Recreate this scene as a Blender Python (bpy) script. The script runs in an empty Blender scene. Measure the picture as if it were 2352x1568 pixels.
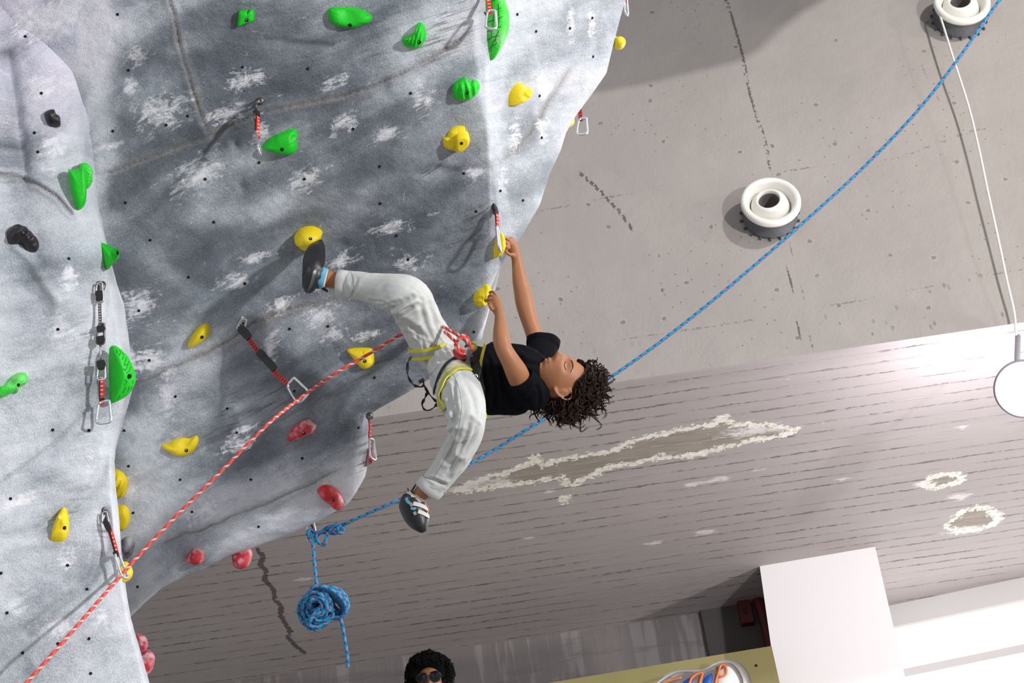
import bpy, bmesh, math, random
import numpy as np
from mathutils import Vector, Matrix
from mathutils.bvhtree import BVHTree

# ------------------------------------------------------------------ camera, world, lamps, exposure
C = bpy.context.scene.collection
SC = bpy.context.scene
W, H, F = 2352.0, 1568.0, 3900.0
PITCH, ROLL = math.radians(34.0), math.radians(8.33)
EYE = Vector((0.0, 0.0, 1.6))
cam_d = bpy.data.cameras.new('camera'); cam = bpy.data.objects.new('camera', cam_d); C.objects.link(cam)
cam_d.sensor_width = 36.0; cam_d.lens = F / W * 36.0; cam_d.clip_end = 200
RM = Matrix.Rotation(math.radians(90) + PITCH, 3, 'X') @ Matrix.Rotation(-ROLL, 3, 'Z')
cam.matrix_world = Matrix.Translation(EYE) @ RM.to_4x4()
SC.camera = cam
SC.view_settings.view_transform = 'Standard'; SC.view_settings.look = 'None'
SC.view_settings.gamma = 1.0; SC.view_settings.exposure = 0.0
wd = bpy.data.worlds.new('hall_air'); SC.world = wd; wd.use_nodes = True
bg = wd.node_tree.nodes['Background']; bg.inputs[0].default_value = (0.93, 0.95, 1.0, 1); bg.inputs[1].default_value = 0.42

def lamp(name, loc, aim, energy, size, col=(1, 1, 1), spread=180):
    d = bpy.data.lights.new(name, 'AREA'); d.shape = 'DISK'; d.size = size; d.energy = energy; d.color = col
    d.spread = math.radians(spread)
    o = bpy.data.objects.new(name, d); C.objects.link(o); o.location = loc
    o.rotation_euler = (Vector(aim) - Vector(loc)).to_track_quat('-Z', 'Y').to_euler()
    return o
lamp('hall_floodlight_high', (7.4, 2.8, 11.5), (2.2, 11.0, 10.0), 480, 0.42, (1.0, 0.955, 0.91))
lamp('hall_floodlight_side', (14.0, 4.5, 8.2), (2.0, 11.0, 9.5), 220, 0.5, (1.0, 0.96, 0.94))
lamp('hall_floodlight_front', (9.0, -1.5, 3.8), (-0.3, 6.0, 6.0), 1150, 0.6, (0.98, 0.98, 1.0))
lamp('fill_lamp_left', (-4.0, -2.5, 8.5), (-1.5, 6.0, 6.0), 110, 0.8, (0.93, 0.94, 1.0))  # unseen fill lamp added high behind the camera for the climbing wall

lamp('soffit_fill_lamp', (8.2, 10.3, 4.6), (1.5, 13.5, 8.4), 330, 0.5, (1.0, 0.96, 0.95))  # unseen lamp added to brighten the soffit and throw the column's shadow

# ------------------------------------------------------------------ measuring helpers
def cam_to_world(x, y, z):
    return EYE + RM @ Vector((x, y, z))
def P(px, py, D):
    return cam_to_world((px - W/2) / F * D, (H/2 - py) / F * D, -D)
RMn = np.array([list(r) for r in RM])
def Pn(px, py, D):
    px, py, D = np.broadcast_arrays(np.asarray(px, float), np.asarray(py, float), np.asarray(D, float))
    v = np.stack([(px - W/2) / F * D, (H/2 - py) / F * D, -D], -1)
    return v @ RMn.T + np.array(EYE)
def ray(px, py):
    return RM @ Vector(((px - W/2) / F, (H/2 - py) / F, -1.0))
def on_y(px, py, Y):
    r = ray(px, py); return EYE + r * ((Y - EYE.y) / r.y)
def on_z(px, py, Z):
    r = ray(px, py); return EYE + r * ((Z - EYE.z) / r.z)
def on_plane(px, py, q, n):
    r = ray(px, py); return EYE + r * ((q - EYE).dot(n) / r.dot(n))
VIEW = RM @ Vector((0, 0, -1)); CR = RM @ Vector((1, 0, 0)); CU = RM @ Vector((0, 1, 0))
DOWN = Vector((0, 0, -1))
def seg_dist(px, py, pts, closed=False):
    d = np.full(np.shape(px), 1e9)
    n = len(pts)
    for i in range(n if closed else n - 1):
        ax, ay = pts[i]; bx, by = pts[(i + 1) % n]
        dx, dy = bx - ax, by - ay; L = dx*dx + dy*dy + 1e-12
        t = np.clip(((px - ax) * dx + (py - ay) * dy) / L, 0, 1)
        d = np.minimum(d, np.hypot(px - ax - t*dx, py - ay - t*dy))
    return d
def inside(px, py, pts):
    r = np.zeros(np.shape(px), bool); n = len(pts)
    for i in range(n):
        ax, ay = pts[i]; bx, by = pts[(i + 1) % n]
        c = ((ay > py) != (by > py)) & (px < (bx - ax) * (py - ay) / ((by - ay) + 1e-12) + ax)
        r ^= c
    return r
def sstep(a, b, x):
    t = np.clip((x - a) / (b - a), 0, 1); return t*t*(3 - 2*t)
def vnoise(p, scale, seed=0):
    q = np.asarray(p, float) * scale + seed * 17.31
    i = np.floor(q).astype(np.int64); f = q - i; f = f*f*(3 - 2*f)
    def h(ix, iy, iz):
        n = (ix * 374761393 + iy * 668265263 + iz * 2147483647 + seed * 1274126177) & 0xffffffff
        n = ((n ^ (n >> 13)) * 1274126177) & 0xffffffff
        n = (n ^ (n >> 16)) & 0xffffffff
        return n / 4294967295.0
    r = 0
    for a in (0, 1):
        for b in (0, 1):
            for c in (0, 1):
                w = (f[..., 0] if a else 1 - f[..., 0]) * (f[..., 1] if b else 1 - f[..., 1]) * (f[..., 2] if c else 1 - f[..., 2])
                r = r + w * h(i[..., 0] + a, i[..., 1] + b, i[..., 2] + c)
    return r * 2 - 1
def fbm(p, scale, octs=4, seed=0):
    r = 0; a = 1.0
    for k in range(octs):
        r = r + a * vnoise(p, scale * 2**k, seed + k); a *= 0.5
    return r

# ------------------------------------------------------------------ object helpers
def tag(o, label=None, cat=None, group=None, kind=None):
    if label: o['label'] = label
    if cat: o['category'] = cat
    if group: o['group'] = group
    if kind: o['kind'] = kind
    return o
def thing(name, loc, label, cat, group=None):
    o = bpy.data.objects.new(name, None); C.objects.link(o); o.location = loc; o.empty_display_size = 0.05
    return tag(o, label, cat, group)
def wloc(o):
    v = Vector((0, 0, 0))
    while o: v = v + o.location; o = o.parent
    return v
def mobj(name, verts, faces, mat, parent=None, smooth=True, uvs=None, attrs=None, origin=None):
    verts = np.asarray([tuple(v) for v in verts] if not isinstance(verts, np.ndarray) else verts, float)
    org = np.array(origin if origin is not None else (wloc(parent) if parent else verts.mean(0)), float)
    me = bpy.data.meshes.new(name)
    me.from_pydata((verts - org).tolist(), [], faces if isinstance(faces, list) else faces.tolist())
    if smooth: me.polygons.foreach_set('use_smooth', [True] * len(me.polygons))
    if uvs is not None:
        ul = me.uv_layers.new(name='UVMap')
        li = np.zeros(len(me.loops), int); me.loops.foreach_get('vertex_index', li)
        ul.data.foreach_set('uv', np.asarray(uvs, float)[li].ravel())
    for k, a in (attrs or {}).items():
        at = me.attributes.new(k, 'FLOAT', 'POINT'); at.data.foreach_set('value', np.asarray(a, float).ravel())
    me.materials.append(mat); me.update()
    o = bpy.data.objects.new(name, me); C.objects.link(o)
    if parent:
        o.parent = parent; o.location = Vector(org) - wloc(parent)
    else: o.location = org
    return o
def gridf(nr, nc, close_c=False):
    f = []
    for r in range(nr - 1):
        for c in range(nc if close_c else nc - 1):
            c2 = (c + 1) % nc
            f.append((r*nc + c, r*nc + c2, (r+1)*nc + c2, (r+1)*nc + c))
    return f
class MB:
    def __init__(s): s.v = []; s.f = []; s.uv = []
    def add(s, v, f, uv=None):
        o = len(s.v); s.v += [tuple(x) for x in v]; s.f += [tuple(i + o for i in q) for q in f]
        s.uv += list(uv) if uv is not None else [(0, 0)] * len(v)
        return s
    def obj(s, name, mat, parent=None, smooth=True):
        return mobj(name, np.array(s.v), s.f, mat, parent, smooth, uvs=s.uv)
def catmull(pts, n):
    pts = [np.asarray(tuple(p), float) for p in pts]
    if len(pts) < 3:
        return [pts[0] + (pts[1] - pts[0]) * t for t in np.linspace(0, 1, n + 1)]
    e = [2*pts[0] - pts[1]] + pts + [2*pts[-1] - pts[-2]]
    out = []
    for i in range(1, len(e) - 2):
        for k in range(n):
            t = k / n
            out.append(0.5 * ((2*e[i]) + (e[i+1]-e[i-1])*t + (2*e[i-1]-5*e[i]+4*e[i+1]-e[i+2])*t*t + (3*e[i]-e[i-1]-3*e[i+1]+e[i+2])*t**3))
    out.append(pts[-1]); return out
def tube_data(pts, r, seg=8, closed=False, caps=True, r2=None, up=None):
    """round tube through pts; r a number or a list"""
    pts = [Vector(tuple(p)) for p in pts]; n = len(pts)
    rr = r if isinstance(r, (list, tuple, np.ndarray)) else [r] * n
    rb = r2 if r2 is not None else rr
    if not isinstance(rb, (list, tuple, np.ndarray)): rb = [rb] * n
    T = []
    for i in range(n):
        a = pts[(i-1) % n] if (closed or i > 0) else pts[i]
        b = pts[(i+1) % n] if (closed or i < n-1) else pts[i]
        t = (b - a); T.append(t.normalized() if t.length > 1e-9 else Vector((0, 0, 1)))
    u = Vector(up) if up is not None else (Vector((0, 0, 1)) if abs(T[0].z) < .9 else Vector((1, 0, 0)))
    v = []; uv = []; L = 0
    for i in range(n):
        u = (u - T[i] * u.dot(T[i]))
        u = u.normalized() if u.length > 1e-9 else T[i].orthogonal().normalized()
        w = T[i].cross(u)
        if i: L += (pts[i] - pts[i-1]).length
        for k in range(seg):
            a = 2*math.pi*k/seg
            v.append(pts[i] + u * (math.cos(a)*rr[i]) + w * (math.sin(a)*rb[i])); uv.append((k/seg, L))
    f = gridf(n, seg, True)
    if closed:
        f += [((n-1)*seg + k, (n-1)*seg + (k+1) % seg, (k+1) % seg, k) for k in range(seg)]
    elif caps:
        f += [tuple(range(seg-1, -1, -1)), tuple((n-1)*seg + k for k in range(seg))]
    return v, f, uv
def box_data(c, ax, ay, az, sx, sy, sz):
    c = Vector(c); v = []
    for i in (-1, 1):
        for j in (-1, 1):
            for k in (-1, 1): v.append(c + ax*(i*sx/2) + ay*(j*sy/2) + az*(k*sz/2))
    return v, [(0,1,3,2),(4,6,7,5),(0,4,5,1),(2,3,7,6),(0,2,6,4),(1,5,7,3)]
def ribbon_data(pts, side, width, thick):
    """flat strap through pts; side: one vector or one per point (across the strap)"""
    pts = [Vector(tuple(p)) for p in pts]; n = len(pts); v = []; uv = []; L = 0
    ws = width if isinstance(width, (list, tuple, np.ndarray)) else [width]*n
    for i in range(n):
        t = (pts[min(i+1, n-1)] - pts[max(i-1, 0)]).normalized()
        s = Vector(side[i]) if isinstance(side, list) else Vector(side)
        s = (s - t*s.dot(t)).normalized(); w = t.cross(s)
        if i: L += (pts[i] - pts[i-1]).length
        a, b = ws[i]/2, thick/2
        for (x, y, q) in ((-a, -b, 0), (a, -b, 1), (a, b, 1), (-a, b, 0)):
            v.append(pts[i] + s*x + w*y); uv.append((q, L))
    f = gridf(n, 4, True) + [(3, 2, 1, 0), tuple((n-1)*4 + k for k in range(4))]
    return v, f, uv
def lathe_data(c, axis, prof, seg=48):
    """prof: (distance along axis, radius)"""
    axis = Vector(axis).normalized(); u = axis.orthogonal().normalized(); w = axis.cross(u); v = []
    for (h, r) in prof:
        for k in range(seg):
            a = 2*math.pi*k/seg; v.append(Vector(c) + axis*h + u*(math.cos(a)*r) + w*(math.sin(a)*r))
    return v, gridf(len(prof), seg, True)
def evaluated(o):
    dg = bpy.context.evaluated_depsgraph_get(); dg.update()
    e = o.evaluated_get(dg); me = bpy.data.meshes.new_from_object(e)
    return me
def remeshed(name, parts, voxel, smooth_n, mat, parent=None, displace=None, factor=0.5):
    """join closed shapes into one continuous skin"""
    V = []; Fc = []
    for v, f in parts:
        o = len(V); V += [tuple(x) for x in v]; Fc += [tuple(i + o for i in q) for q in f]
    me = bpy.data.meshes.new(name); me.from_pydata(V, [], Fc); me.update()
    bm = bmesh.new(); bm.from_mesh(me); bmesh.ops.recalc_face_normals(bm, faces=bm.faces); bm.to_mesh(me); bm.free()
    t = bpy.data.objects.new('tmp', me); C.objects.link(t)
    m = t.modifiers.new('r', 'REMESH'); m.mode = 'VOXEL'; m.voxel_size = voxel; m.adaptivity = 0
    if smooth_n:
        s = t.modifiers.new('s', 'SMOOTH'); s.iterations = smooth_n; s.factor = factor
    out = evaluated(t); bpy.data.objects.remove(t)
    n = len(out.vertices); co = np.zeros(n*3); out.vertices.foreach_get('co', co); co = co.reshape(-1, 3)
    no = np.zeros(n*3); out.vertices.foreach_get('normal', no); no = no.reshape(-1, 3)
    if displace is not None: co = displace(co, no)
    faces = [tuple(p.vertices) for p in out.polygons]
    o = mobj(name, co, faces, mat, parent)
    bvh = BVHTree.FromPolygons([tuple(c) for c in co], faces)
    return o, bvh

# ------------------------------------------------------------------ materials
MATS = {}
def node(nt, t, **kw):
    n = nt.nodes.new(t)
    for k, v in kw.items():
        if k.startswith('i_'):
            key = k[2:]; n.inputs[int(key) if key.isdigit() else key.replace('_', ' ')].default_value = v
        else: setattr(n, k, v)
    return n
def mat(name, col, rough=0.6, metal=0.0, bump=0.0, bscale=60, var=0.0, vscale=8, spec=0.5, sss=0.0, emit=None, estr=0, dust=0.0, coat=0.0):
    if name in MATS: return MATS[name]
    m = bpy.data.materials.new(name); m.use_nodes = True; nt = m.node_tree; b = nt.nodes['Principled BSDF']
    b.inputs['Base Color'].default_value = (*col, 1); b.inputs['Roughness'].default_value = rough
    b.inputs['Metallic'].default_value = metal; b.inputs['Specular IOR Level'].default_value = spec
    if coat: b.inputs['Coat Weight'].default_value = coat
    if sss:
        b.inputs['Subsurface Weight'].default_value = sss; b.inputs['Subsurface Radius'].default_value = (0.02, 0.008, 0.004)
        b.inputs['Subsurface Scale'].default_value = 0.3
    if emit: b.inputs['Emission Color'].default_value = (*emit, 1); b.inputs['Emission Strength'].default_value = estr
    tc = node(nt, 'ShaderNodeTexCoord')
    if var or dust:
        nz = node(nt, 'ShaderNodeTexNoise', i_Scale=vscale, i_Detail=5.0); nt.links.new(tc.outputs['Object'], nz.inputs['Vector'])
        mx = node(nt, 'ShaderNodeMix', data_type='RGBA')
        if dust:
            rp = node(nt, 'ShaderNodeValToRGB'); rp.color_ramp.elements[0].position = 0.45; rp.color_ramp.elements[1].position = 0.68
            rp.color_ramp.elements[0].color = (0, 0, 0, 1); rp.color_ramp.elements[1].color = (dust, dust, dust, 1)
            nt.links.new(nz.outputs['Fac'], rp.inputs[0]); nt.links.new(rp.outputs[0], mx.inputs['Factor'])
            mx.inputs[6].default_value = (*col, 1); mx.inputs[7].default_value = (0.8, 0.78, 0.78, 1)
        else:
            nt.links.new(nz.outputs['Fac'], mx.inputs['Factor'])
            mx.inputs[6].default_value = (*[c*(1-var) for c in col], 1); mx.inputs[7].default_value = (*[min(1, c*(1+var)) for c in col], 1)
        nt.links.new(mx.outputs[2], b.inputs['Base Color'])
    if bump:
        n2 = node(nt, 'ShaderNodeTexNoise', i_Scale=bscale, i_Detail=4.0); nt.links.new(tc.outputs['Object'], n2.inputs['Vector'])
        bp = node(nt, 'ShaderNodeBump', i_Strength=bump, i_Distance=0.01); nt.links.new(n2.outputs['Fac'], bp.inputs['Height'])
        nt.links.new(bp.outputs[0], b.inputs['Normal'])
    MATS[name] = m; return m
def ramp(nt, src, stops):
    r = node(nt, 'ShaderNodeValToRGB'); cr = r.color_ramp
    while len(cr.elements) < len(stops): cr.elements.new(0.5)
    for e, (p, c) in zip(cr.elements, stops):
        e.position = p; e.color = (c, c, c, 1) if isinstance(c, (int, float)) else (*c, 1)
    nt.links.new(src, r.inputs[0]); return r.outputs[0]
def mixc(nt, fac, a, b, mode='MIX'):
    m = node(nt, 'ShaderNodeMix', data_type='RGBA', blend_type=mode)
    for s, v in (('Factor', fac), (6, a), (7, b)):
        if isinstance(v, (tuple, float, int)):
            m.inputs[s].default_value = (v if isinstance(v, (float, int)) else (*v, 1) if len(v) == 3 else v)
        else: nt.links.new(v, m.inputs[s])
    return m.outputs[2]
def mth(nt, op, a, b=0.0, c=None, clamp=False):
    m = node(nt, 'ShaderNodeMath', operation=op, use_clamp=clamp)
    for i, v in enumerate((a, b, c)):
        if v is None: continue
        if isinstance(v, (float, int)): m.inputs[i].default_value = v
        else: nt.links.new(v, m.inputs[i])
    return m.outputs[0]
def noise(nt, vec, scale, detail=4.0, rough=0.5, dist=0.0):
    n = node(nt, 'ShaderNodeTexNoise', i_Scale=scale, i_Detail=detail, i_Roughness=rough, i_Distortion=dist)
    nt.links.new(vec, n.inputs['Vector']); return n.outputs['Fac']
def scaled(nt, vec, s, rot=(0, 0, 0)):
    m = node(nt, 'ShaderNodeMapping'); m.inputs['Scale'].default_value = s; m.inputs['Rotation'].default_value = rot
    nt.links.new(vec, m.inputs['Vector']); return m.outputs[0]
def base(name, rough=0.8):
    m = bpy.data.materials.new(name); m.use_nodes = True; nt = m.node_tree; b = nt.nodes['Principled BSDF']
    b.inputs['Roughness'].default_value = rough
    g = node(nt, 'ShaderNodeNewGeometry')
    return m, nt, b, g.outputs['Position']
def attr(nt, n):
    a = node(nt, 'ShaderNodeAttribute', attribute_name=n); return a.outputs['Fac']
def bumpn(nt, b, h, strength, dist):
    bp = node(nt, 'ShaderNodeBump', i_Strength=strength, i_Distance=dist); nt.links.new(h, bp.inputs['Height'])
    nt.links.new(bp.outputs[0], b.inputs['Normal'])

def rock_material():
    m, nt, b, pos = base('textured_grey_rock_panel', 0.72)
    # brush direction of the painted texture: long along the face, short across it
    cx = node(nt, 'ShaderNodeCombineXYZ'); nt.links.new(attr(nt, 'along'), cx.inputs[0]); nt.links.new(attr(nt, 'across'), cx.inputs[1]); sv = cx.outputs[0]
    n1 = noise(nt, scaled(nt, sv, (1.3, 3.2, 1)), 1.0, 5, 0.58, 0.8); n2 = noise(nt, scaled(nt, sv, (5, 13, 1)), 1.0, 6, 0.65, 1.0)
    n3 = noise(nt, pos, 3.0, 6, 0.6, 0.5)
    t = mth(nt, 'ADD', mth(nt, 'MULTIPLY', n1, 0.50), mth(nt, 'ADD', mth(nt, 'MULTIPLY', n2, 0.13), mth(nt, 'MULTIPLY', n3, 0.37)))
    tone = attr(nt, 'mottle_and_light')  # rock mottling with the brightness of lit and dim faces painted in
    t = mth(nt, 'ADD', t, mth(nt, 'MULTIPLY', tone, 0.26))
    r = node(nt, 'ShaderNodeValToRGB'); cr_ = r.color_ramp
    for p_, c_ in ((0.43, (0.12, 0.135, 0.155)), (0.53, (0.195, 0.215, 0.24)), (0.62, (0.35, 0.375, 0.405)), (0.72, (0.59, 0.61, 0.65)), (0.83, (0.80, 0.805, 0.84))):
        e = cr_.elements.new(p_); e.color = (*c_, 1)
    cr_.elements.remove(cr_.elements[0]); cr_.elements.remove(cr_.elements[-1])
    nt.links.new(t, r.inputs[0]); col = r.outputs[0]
    tint = noise(nt, scaled(nt, sv, (2, 5, 1)), 1.0, 3)
    col = mixc(nt, ramp(nt, tint, [(0.45, 0.0), (0.7, 0.35)]), col, mixc(nt, 1.0, col, (0.80, 0.95, 1.0), 'MULTIPLY'))
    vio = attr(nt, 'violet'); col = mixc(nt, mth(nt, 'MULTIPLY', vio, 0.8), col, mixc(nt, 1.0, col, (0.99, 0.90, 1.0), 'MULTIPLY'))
    d = attr(nt, 'seam'); sn = noise(nt, pos, 30, 4, 0.6)
    dm = mth(nt, 'MULTIPLY', d, ramp(nt, sn, [(0.25, 0.35), (0.6, 1.0)]))
    col = mixc(nt, mth(nt, 'MULTIPLY', dm, 0.9), col, (0.125, 0.108, 0.095))
    wd_ = attr(nt, 'wear'); col = mixc(nt, mth(nt, 'MULTIPLY', wd_, ramp(nt, n2, [(0.35, 0.2), (0.6, 0.8)])), col, (0.30, 0.275, 0.25))
    sc = attr(nt, 'scuff'); sm = noise(nt, scaled(nt, sv, (5, 60, 1)), 1.0, 5, 0.65, 0.6)
    col = mixc(nt, mth(nt, 'MULTIPLY', sc, ramp(nt, sm, [(0.52, 0.0), (0.62, 0.8)])), col, (0.11, 0.10, 0.10))
    ch = attr(nt, 'chalk'); cn = noise(nt, pos, 24, 9, 0.72, 0.8); cn2 = noise(nt, scaled(nt, sv, (11, 42, 1)), 1.0, 7, 0.7, 1.2)
    cm = mth(nt, 'ADD', mth(nt, 'MULTIPLY', cn, 0.5), mth(nt, 'MULTIPLY', cn2, 0.5))
    cm = mth(nt, 'ADD', cm, mth(nt, 'MULTIPLY', ch, 0.20))
    col = mixc(nt, ramp(nt, cm, [(0.588, 0.0), (0.645, 0.45), (0.73, 0.95)]), col, (0.90, 0.89, 0.92))
    g = noise(nt, pos, 170, 3, 0.75)
    col = mixc(nt, 0.75, col, mixc(nt, ramp(nt, g, [(0.35, 0.0), (0.65, 1.0)]), (0.32, 0.32, 0.33), (0.66, 0.66, 0.66)), 'OVERLAY')
    nt.links.new(col, b.inputs['Base Color'])
    h = mth(nt, 'ADD', mth(nt, 'MULTIPLY', noise(nt, pos, 22, 6, 0.6), 0.8), mth(nt, 'ADD', mth(nt, 'MULTIPLY', g, 0.34), mth(nt, 'MULTIPLY', noise(nt, scaled(nt, sv, (4, 22, 1)), 1.0, 4), 0.7)))
    bumpn(nt, b, h, 0.85, 0.014)
    return m
def concrete_wall_material():
    m, nt, b, pos = base('painted_concrete_wall', 0.75)
    n = noise(nt, pos, 1.1, 5, 0.55)
    col = mixc(nt, n, (0.31, 0.278, 0.258), (0.41, 0.372, 0.345))
    cr = attr(nt, 'joint')
    w = noise(nt, pos, 34, 4, 0.6)
    br = noise(nt, pos, 5, 3, 0.6)
    thr = mth(nt, 'ADD', mth(nt, 'MULTIPLY', w, 0.046), -0.018)
    line = mth(nt, 'MULTIPLY', mth(nt, 'LESS_THAN', cr, thr), ramp(nt, br, [(0.42, 0.0), (0.5, 1.0)]))
    col = mixc(nt, mth(nt, 'MULTIPLY', line, 0.5), col, (0.12, 0.10, 0.09))
    sl = attr(nt, 'crack'); ln2 = mth(nt, 'LESS_THAN', sl, mth(nt, 'ADD', mth(nt, 'MULTIPLY', w, 0.024), 0.002))
    col = mixc(nt, mth(nt, 'MULTIPLY', ln2, 0.85), col, (0.09, 0.08, 0.07))
    # bug holes
    sx = node(nt, 'ShaderNodeSeparateXYZ'); nt.links.new(pos, sx.inputs[0]); cx = node(nt, 'ShaderNodeCombineXYZ'); nt.links.new(sx.outputs[0], cx.inputs[0]); nt.links.new(sx.outputs[2], cx.inputs[1])
    jit = mth(nt, 'MULTIPLY', mth(nt, 'SUBTRACT', noise(nt, pos, 38, 3, .7), .5), .10)
    v = node(nt, 'ShaderNodeTexVoronoi', voronoi_dimensions='2D', i_Scale=2.1); nt.links.new(cx.outputs[0], v.inputs['Vector'])
    hole = mth(nt, 'LESS_THAN', mth(nt, 'ADD', v.outputs['Distance'], jit), 0.038); rim = mth(nt, 'MULTIPLY', mth(nt, 'LESS_THAN', mth(nt, 'ADD', v.outputs['Distance'], mth(nt, 'MULTIPLY', jit, 1.6)), 0.055), ramp(nt, noise(nt, pos, 45, 3, .7), [(.45, 0), (.55, 1)])); keep = ramp(nt, noise(nt, pos, 2.7), [(.46, 0), (.5, 1)]); hole = mth(nt, 'MULTIPLY', hole, keep); rim = mth(nt, 'MULTIPLY', rim, keep)
    v2 = node(nt, 'ShaderNodeTexVoronoi', voronoi_dimensions='2D', i_Scale=7.0); nt.links.new(cx.outputs[0], v2.inputs['Vector'])
    hole2 = mth(nt, 'MULTIPLY', mth(nt, 'LESS_THAN', v2.outputs['Distance'], 0.05), ramp(nt, noise(nt, pos, 1.6), [(0.53, 0), (0.6, 1)]))
    col = mixc(nt, mth(nt, 'MULTIPLY', rim, .25), col, (.6, .56, .53))
    rb = attr(nt, 'rough')
    vv = node(nt, 'ShaderNodeTexVoronoi', i_Scale=1.0, i_Randomness=1.0); nt.links.new(scaled(nt, pos, (13, 5, 6.5)), vv.inputs['Vector'])
    pit = mth(nt, 'MULTIPLY', mth(nt, 'LESS_THAN', vv.outputs['Distance'], 0.16), ramp(nt, noise(nt, pos, 3.5, 4), [(0.45, 0), (0.6, 1)]))
    pit = mth(nt, 'MULTIPLY', pit, rb)
    hs = mth(nt, 'MAXIMUM', mth(nt, 'MAXIMUM', hole, hole2), pit)
    col = mixc(nt, mth(nt, 'MULTIPLY', hs, 0.7), col, (0.16, 0.13, 0.11))
    nt.links.new(col, b.inputs['Base Color'])
    h = mth(nt, 'SUBTRACT', mth(nt, 'ADD', mth(nt, 'MULTIPLY', noise(nt, pos, 3, 5), 0.9), mth(nt, 'MULTIPLY', noise(nt, pos, 40, 3), 0.12)),
            mth(nt, 'ADD', mth(nt, 'MULTIPLY', hs, 0.7), mth(nt, 'MULTIPLY', line, 0.6)))
    bumpn(nt, b, h, 0.6, 0.03)
    return m
def soffit_material(name='board_marked_concrete', vertical=False):
    m, nt, b, pos = base(name, 0.85)
    sx = node(nt, 'ShaderNodeSeparateXYZ'); nt.links.new(pos, sx.inputs[0])
    n = noise(nt, pos, 0.9, 5, 0.55)
    col = mixc(nt, n, (0.38, 0.34, 0.33), (0.47, 0.43, 0.42))
    wob = noise(nt, scaled(nt, pos, (.8, .8, .8)), 1.0, 4, 0.6)
    y = mth(nt, 'ADD', sx.outputs[1], mth(nt, 'MULTIPLY', wob, 0.05))
    board = mth(nt, 'DIVIDE', y, 0.158)
    fr = mth(nt, 'FRACT', board, 0); fl = mth(nt, 'FLOOR', board, 0)
    wn = node(nt, 'ShaderNodeTexWhiteNoise', noise_dimensions='1D'); nt.links.new(fl, wn.inputs['W'])
    col = mixc(nt, mth(nt, 'MULTIPLY', wn.outputs['Value'], 0.10), col, (0.16, 0.14, 0.135))
    e = mth(nt, 'ABSOLUTE', mth(nt, 'SUBTRACT', fr, 0.5), 0)
    wdt = noise(nt, scaled(nt, pos, (13, 26, 13)), 1.0, 4, 0.7)                       # short pits along the joint
    brk = noise(nt, scaled(nt, pos, (.7, 6.3, .7)), 1.0, 5, 0.65)
    ln = mth(nt, 'LESS_THAN', e, mth(nt, 'ADD', mth(nt, 'MULTIPLY', wdt, 0.52), -0.215))
    ln = mth(nt, 'MULTIPLY', ln, ramp(nt, brk, [(0.44, 0.0), (0.56, 1.0)]))
    soft = mth(nt, 'SUBTRACT', 1.0, mth(nt, 'MULTIPLY', e, 11.0), clamp=True); soft = mth(nt, 'MULTIPLY', soft, ramp(nt, brk, [(0.38, 0.15), (0.6, 0.8)]))
    ridge = mth(nt, 'SUBTRACT', 1.0, mth(nt, 'MULTIPLY', mth(nt, 'ABSOLUTE', mth(nt, 'SUBTRACT', fr, 0.61), 0), 16.0), clamp=True)
    rb_ = noise(nt, scaled(nt, pos, (3, 9, 3)), 1.0, 5, 0.7); ridge = mth(nt, 'MULTIPLY', ridge, ramp(nt, rb_, [(0.46, 0.0), (0.6, 1.0)]))
    col = mixc(nt, mth(nt, 'MULTIPLY', soft, 0.34), col, (0.15, 0.125, 0.12))
    col = mixc(nt, mth(nt, 'MULTIPLY', ridge, 0.55), col, (0.56, 0.52, 0.51))
    col = mixc(nt, mth(nt, 'MULTIPLY', ln, 0.72), col, (0.07, 0.055, 0.05))
    grain = noise(nt, scaled(nt, pos, (2, 22, 2)), 1.0, 5, 0.65)
    col = mixc(nt, ramp(nt, grain, [(0.35, 0.0), (0.7, 0.16)]), col, (0.46, 0.42, 0.41))
    h = mth(nt, 'ADD', mth(nt, 'MULTIPLY', ridge, 0.8), mth(nt, 'ADD', mth(nt, 'MULTIPLY', wn.outputs['Value'], 0.3), mth(nt, 'MULTIPLY', grain, 0.35)))
    h = mth(nt, 'SUBTRACT', h, mth(nt, 'MULTIPLY', ln, 1.0))
    if not vertical:
        # lime efflorescence round places where the paint has come off
        sd = attr(nt, 'stain')
        q = noise(nt, pos, 9, 8, 0.72, 0.8); q2 = noise(nt, pos, 26, 6, 0.75)
        s2 = mth(nt, 'ADD', sd, mth(nt, 'MULTIPLY', mth(nt, 'SUBTRACT', q, 0.5), 0.24))
        ins = mth(nt, 'LESS_THAN', s2, 0.0)
        bare = mixc(nt, noise(nt, scaled(nt, pos, (3, 25, 3)), 1.2, 5, 0.7), (0.14, 0.115, 0.09), (0.50, 0.45, 0.40))
        col = mixc(nt, ins, col, bare)
        cr = mth(nt, 'LESS_THAN', mth(nt, 'ABSOLUTE', mth(nt, 'ADD', s2, 0.012), 0), mth(nt, 'ADD', mth(nt, 'MULTIPLY', q2, 0.20), -0.065))
        crc = mixc(nt, ramp(nt, q2, [(0.4, 0), (0.6, 1)]), (0.74, 0.68, 0.50), (0.95, 0.93, 0.90))
        col = mixc(nt, mth(nt, 'MULTIPLY', cr, 0.92), col, crc)
        h = mth(nt, 'ADD', h, mth(nt, 'MULTIPLY', cr, 1.0))
        fa = attr(nt, 'faint'); fm = mth(nt, 'ADD', mth(nt, 'MULTIPLY', fa, .35), noise(nt, scaled(nt, pos, (9, 20, 9)), 1.0, 7, 0.75))
        col = mixc(nt, ramp(nt, fm, [(0.66, 0.0), (0.82, 0.8)]), col, (0.80, 0.77, 0.76))
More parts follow.
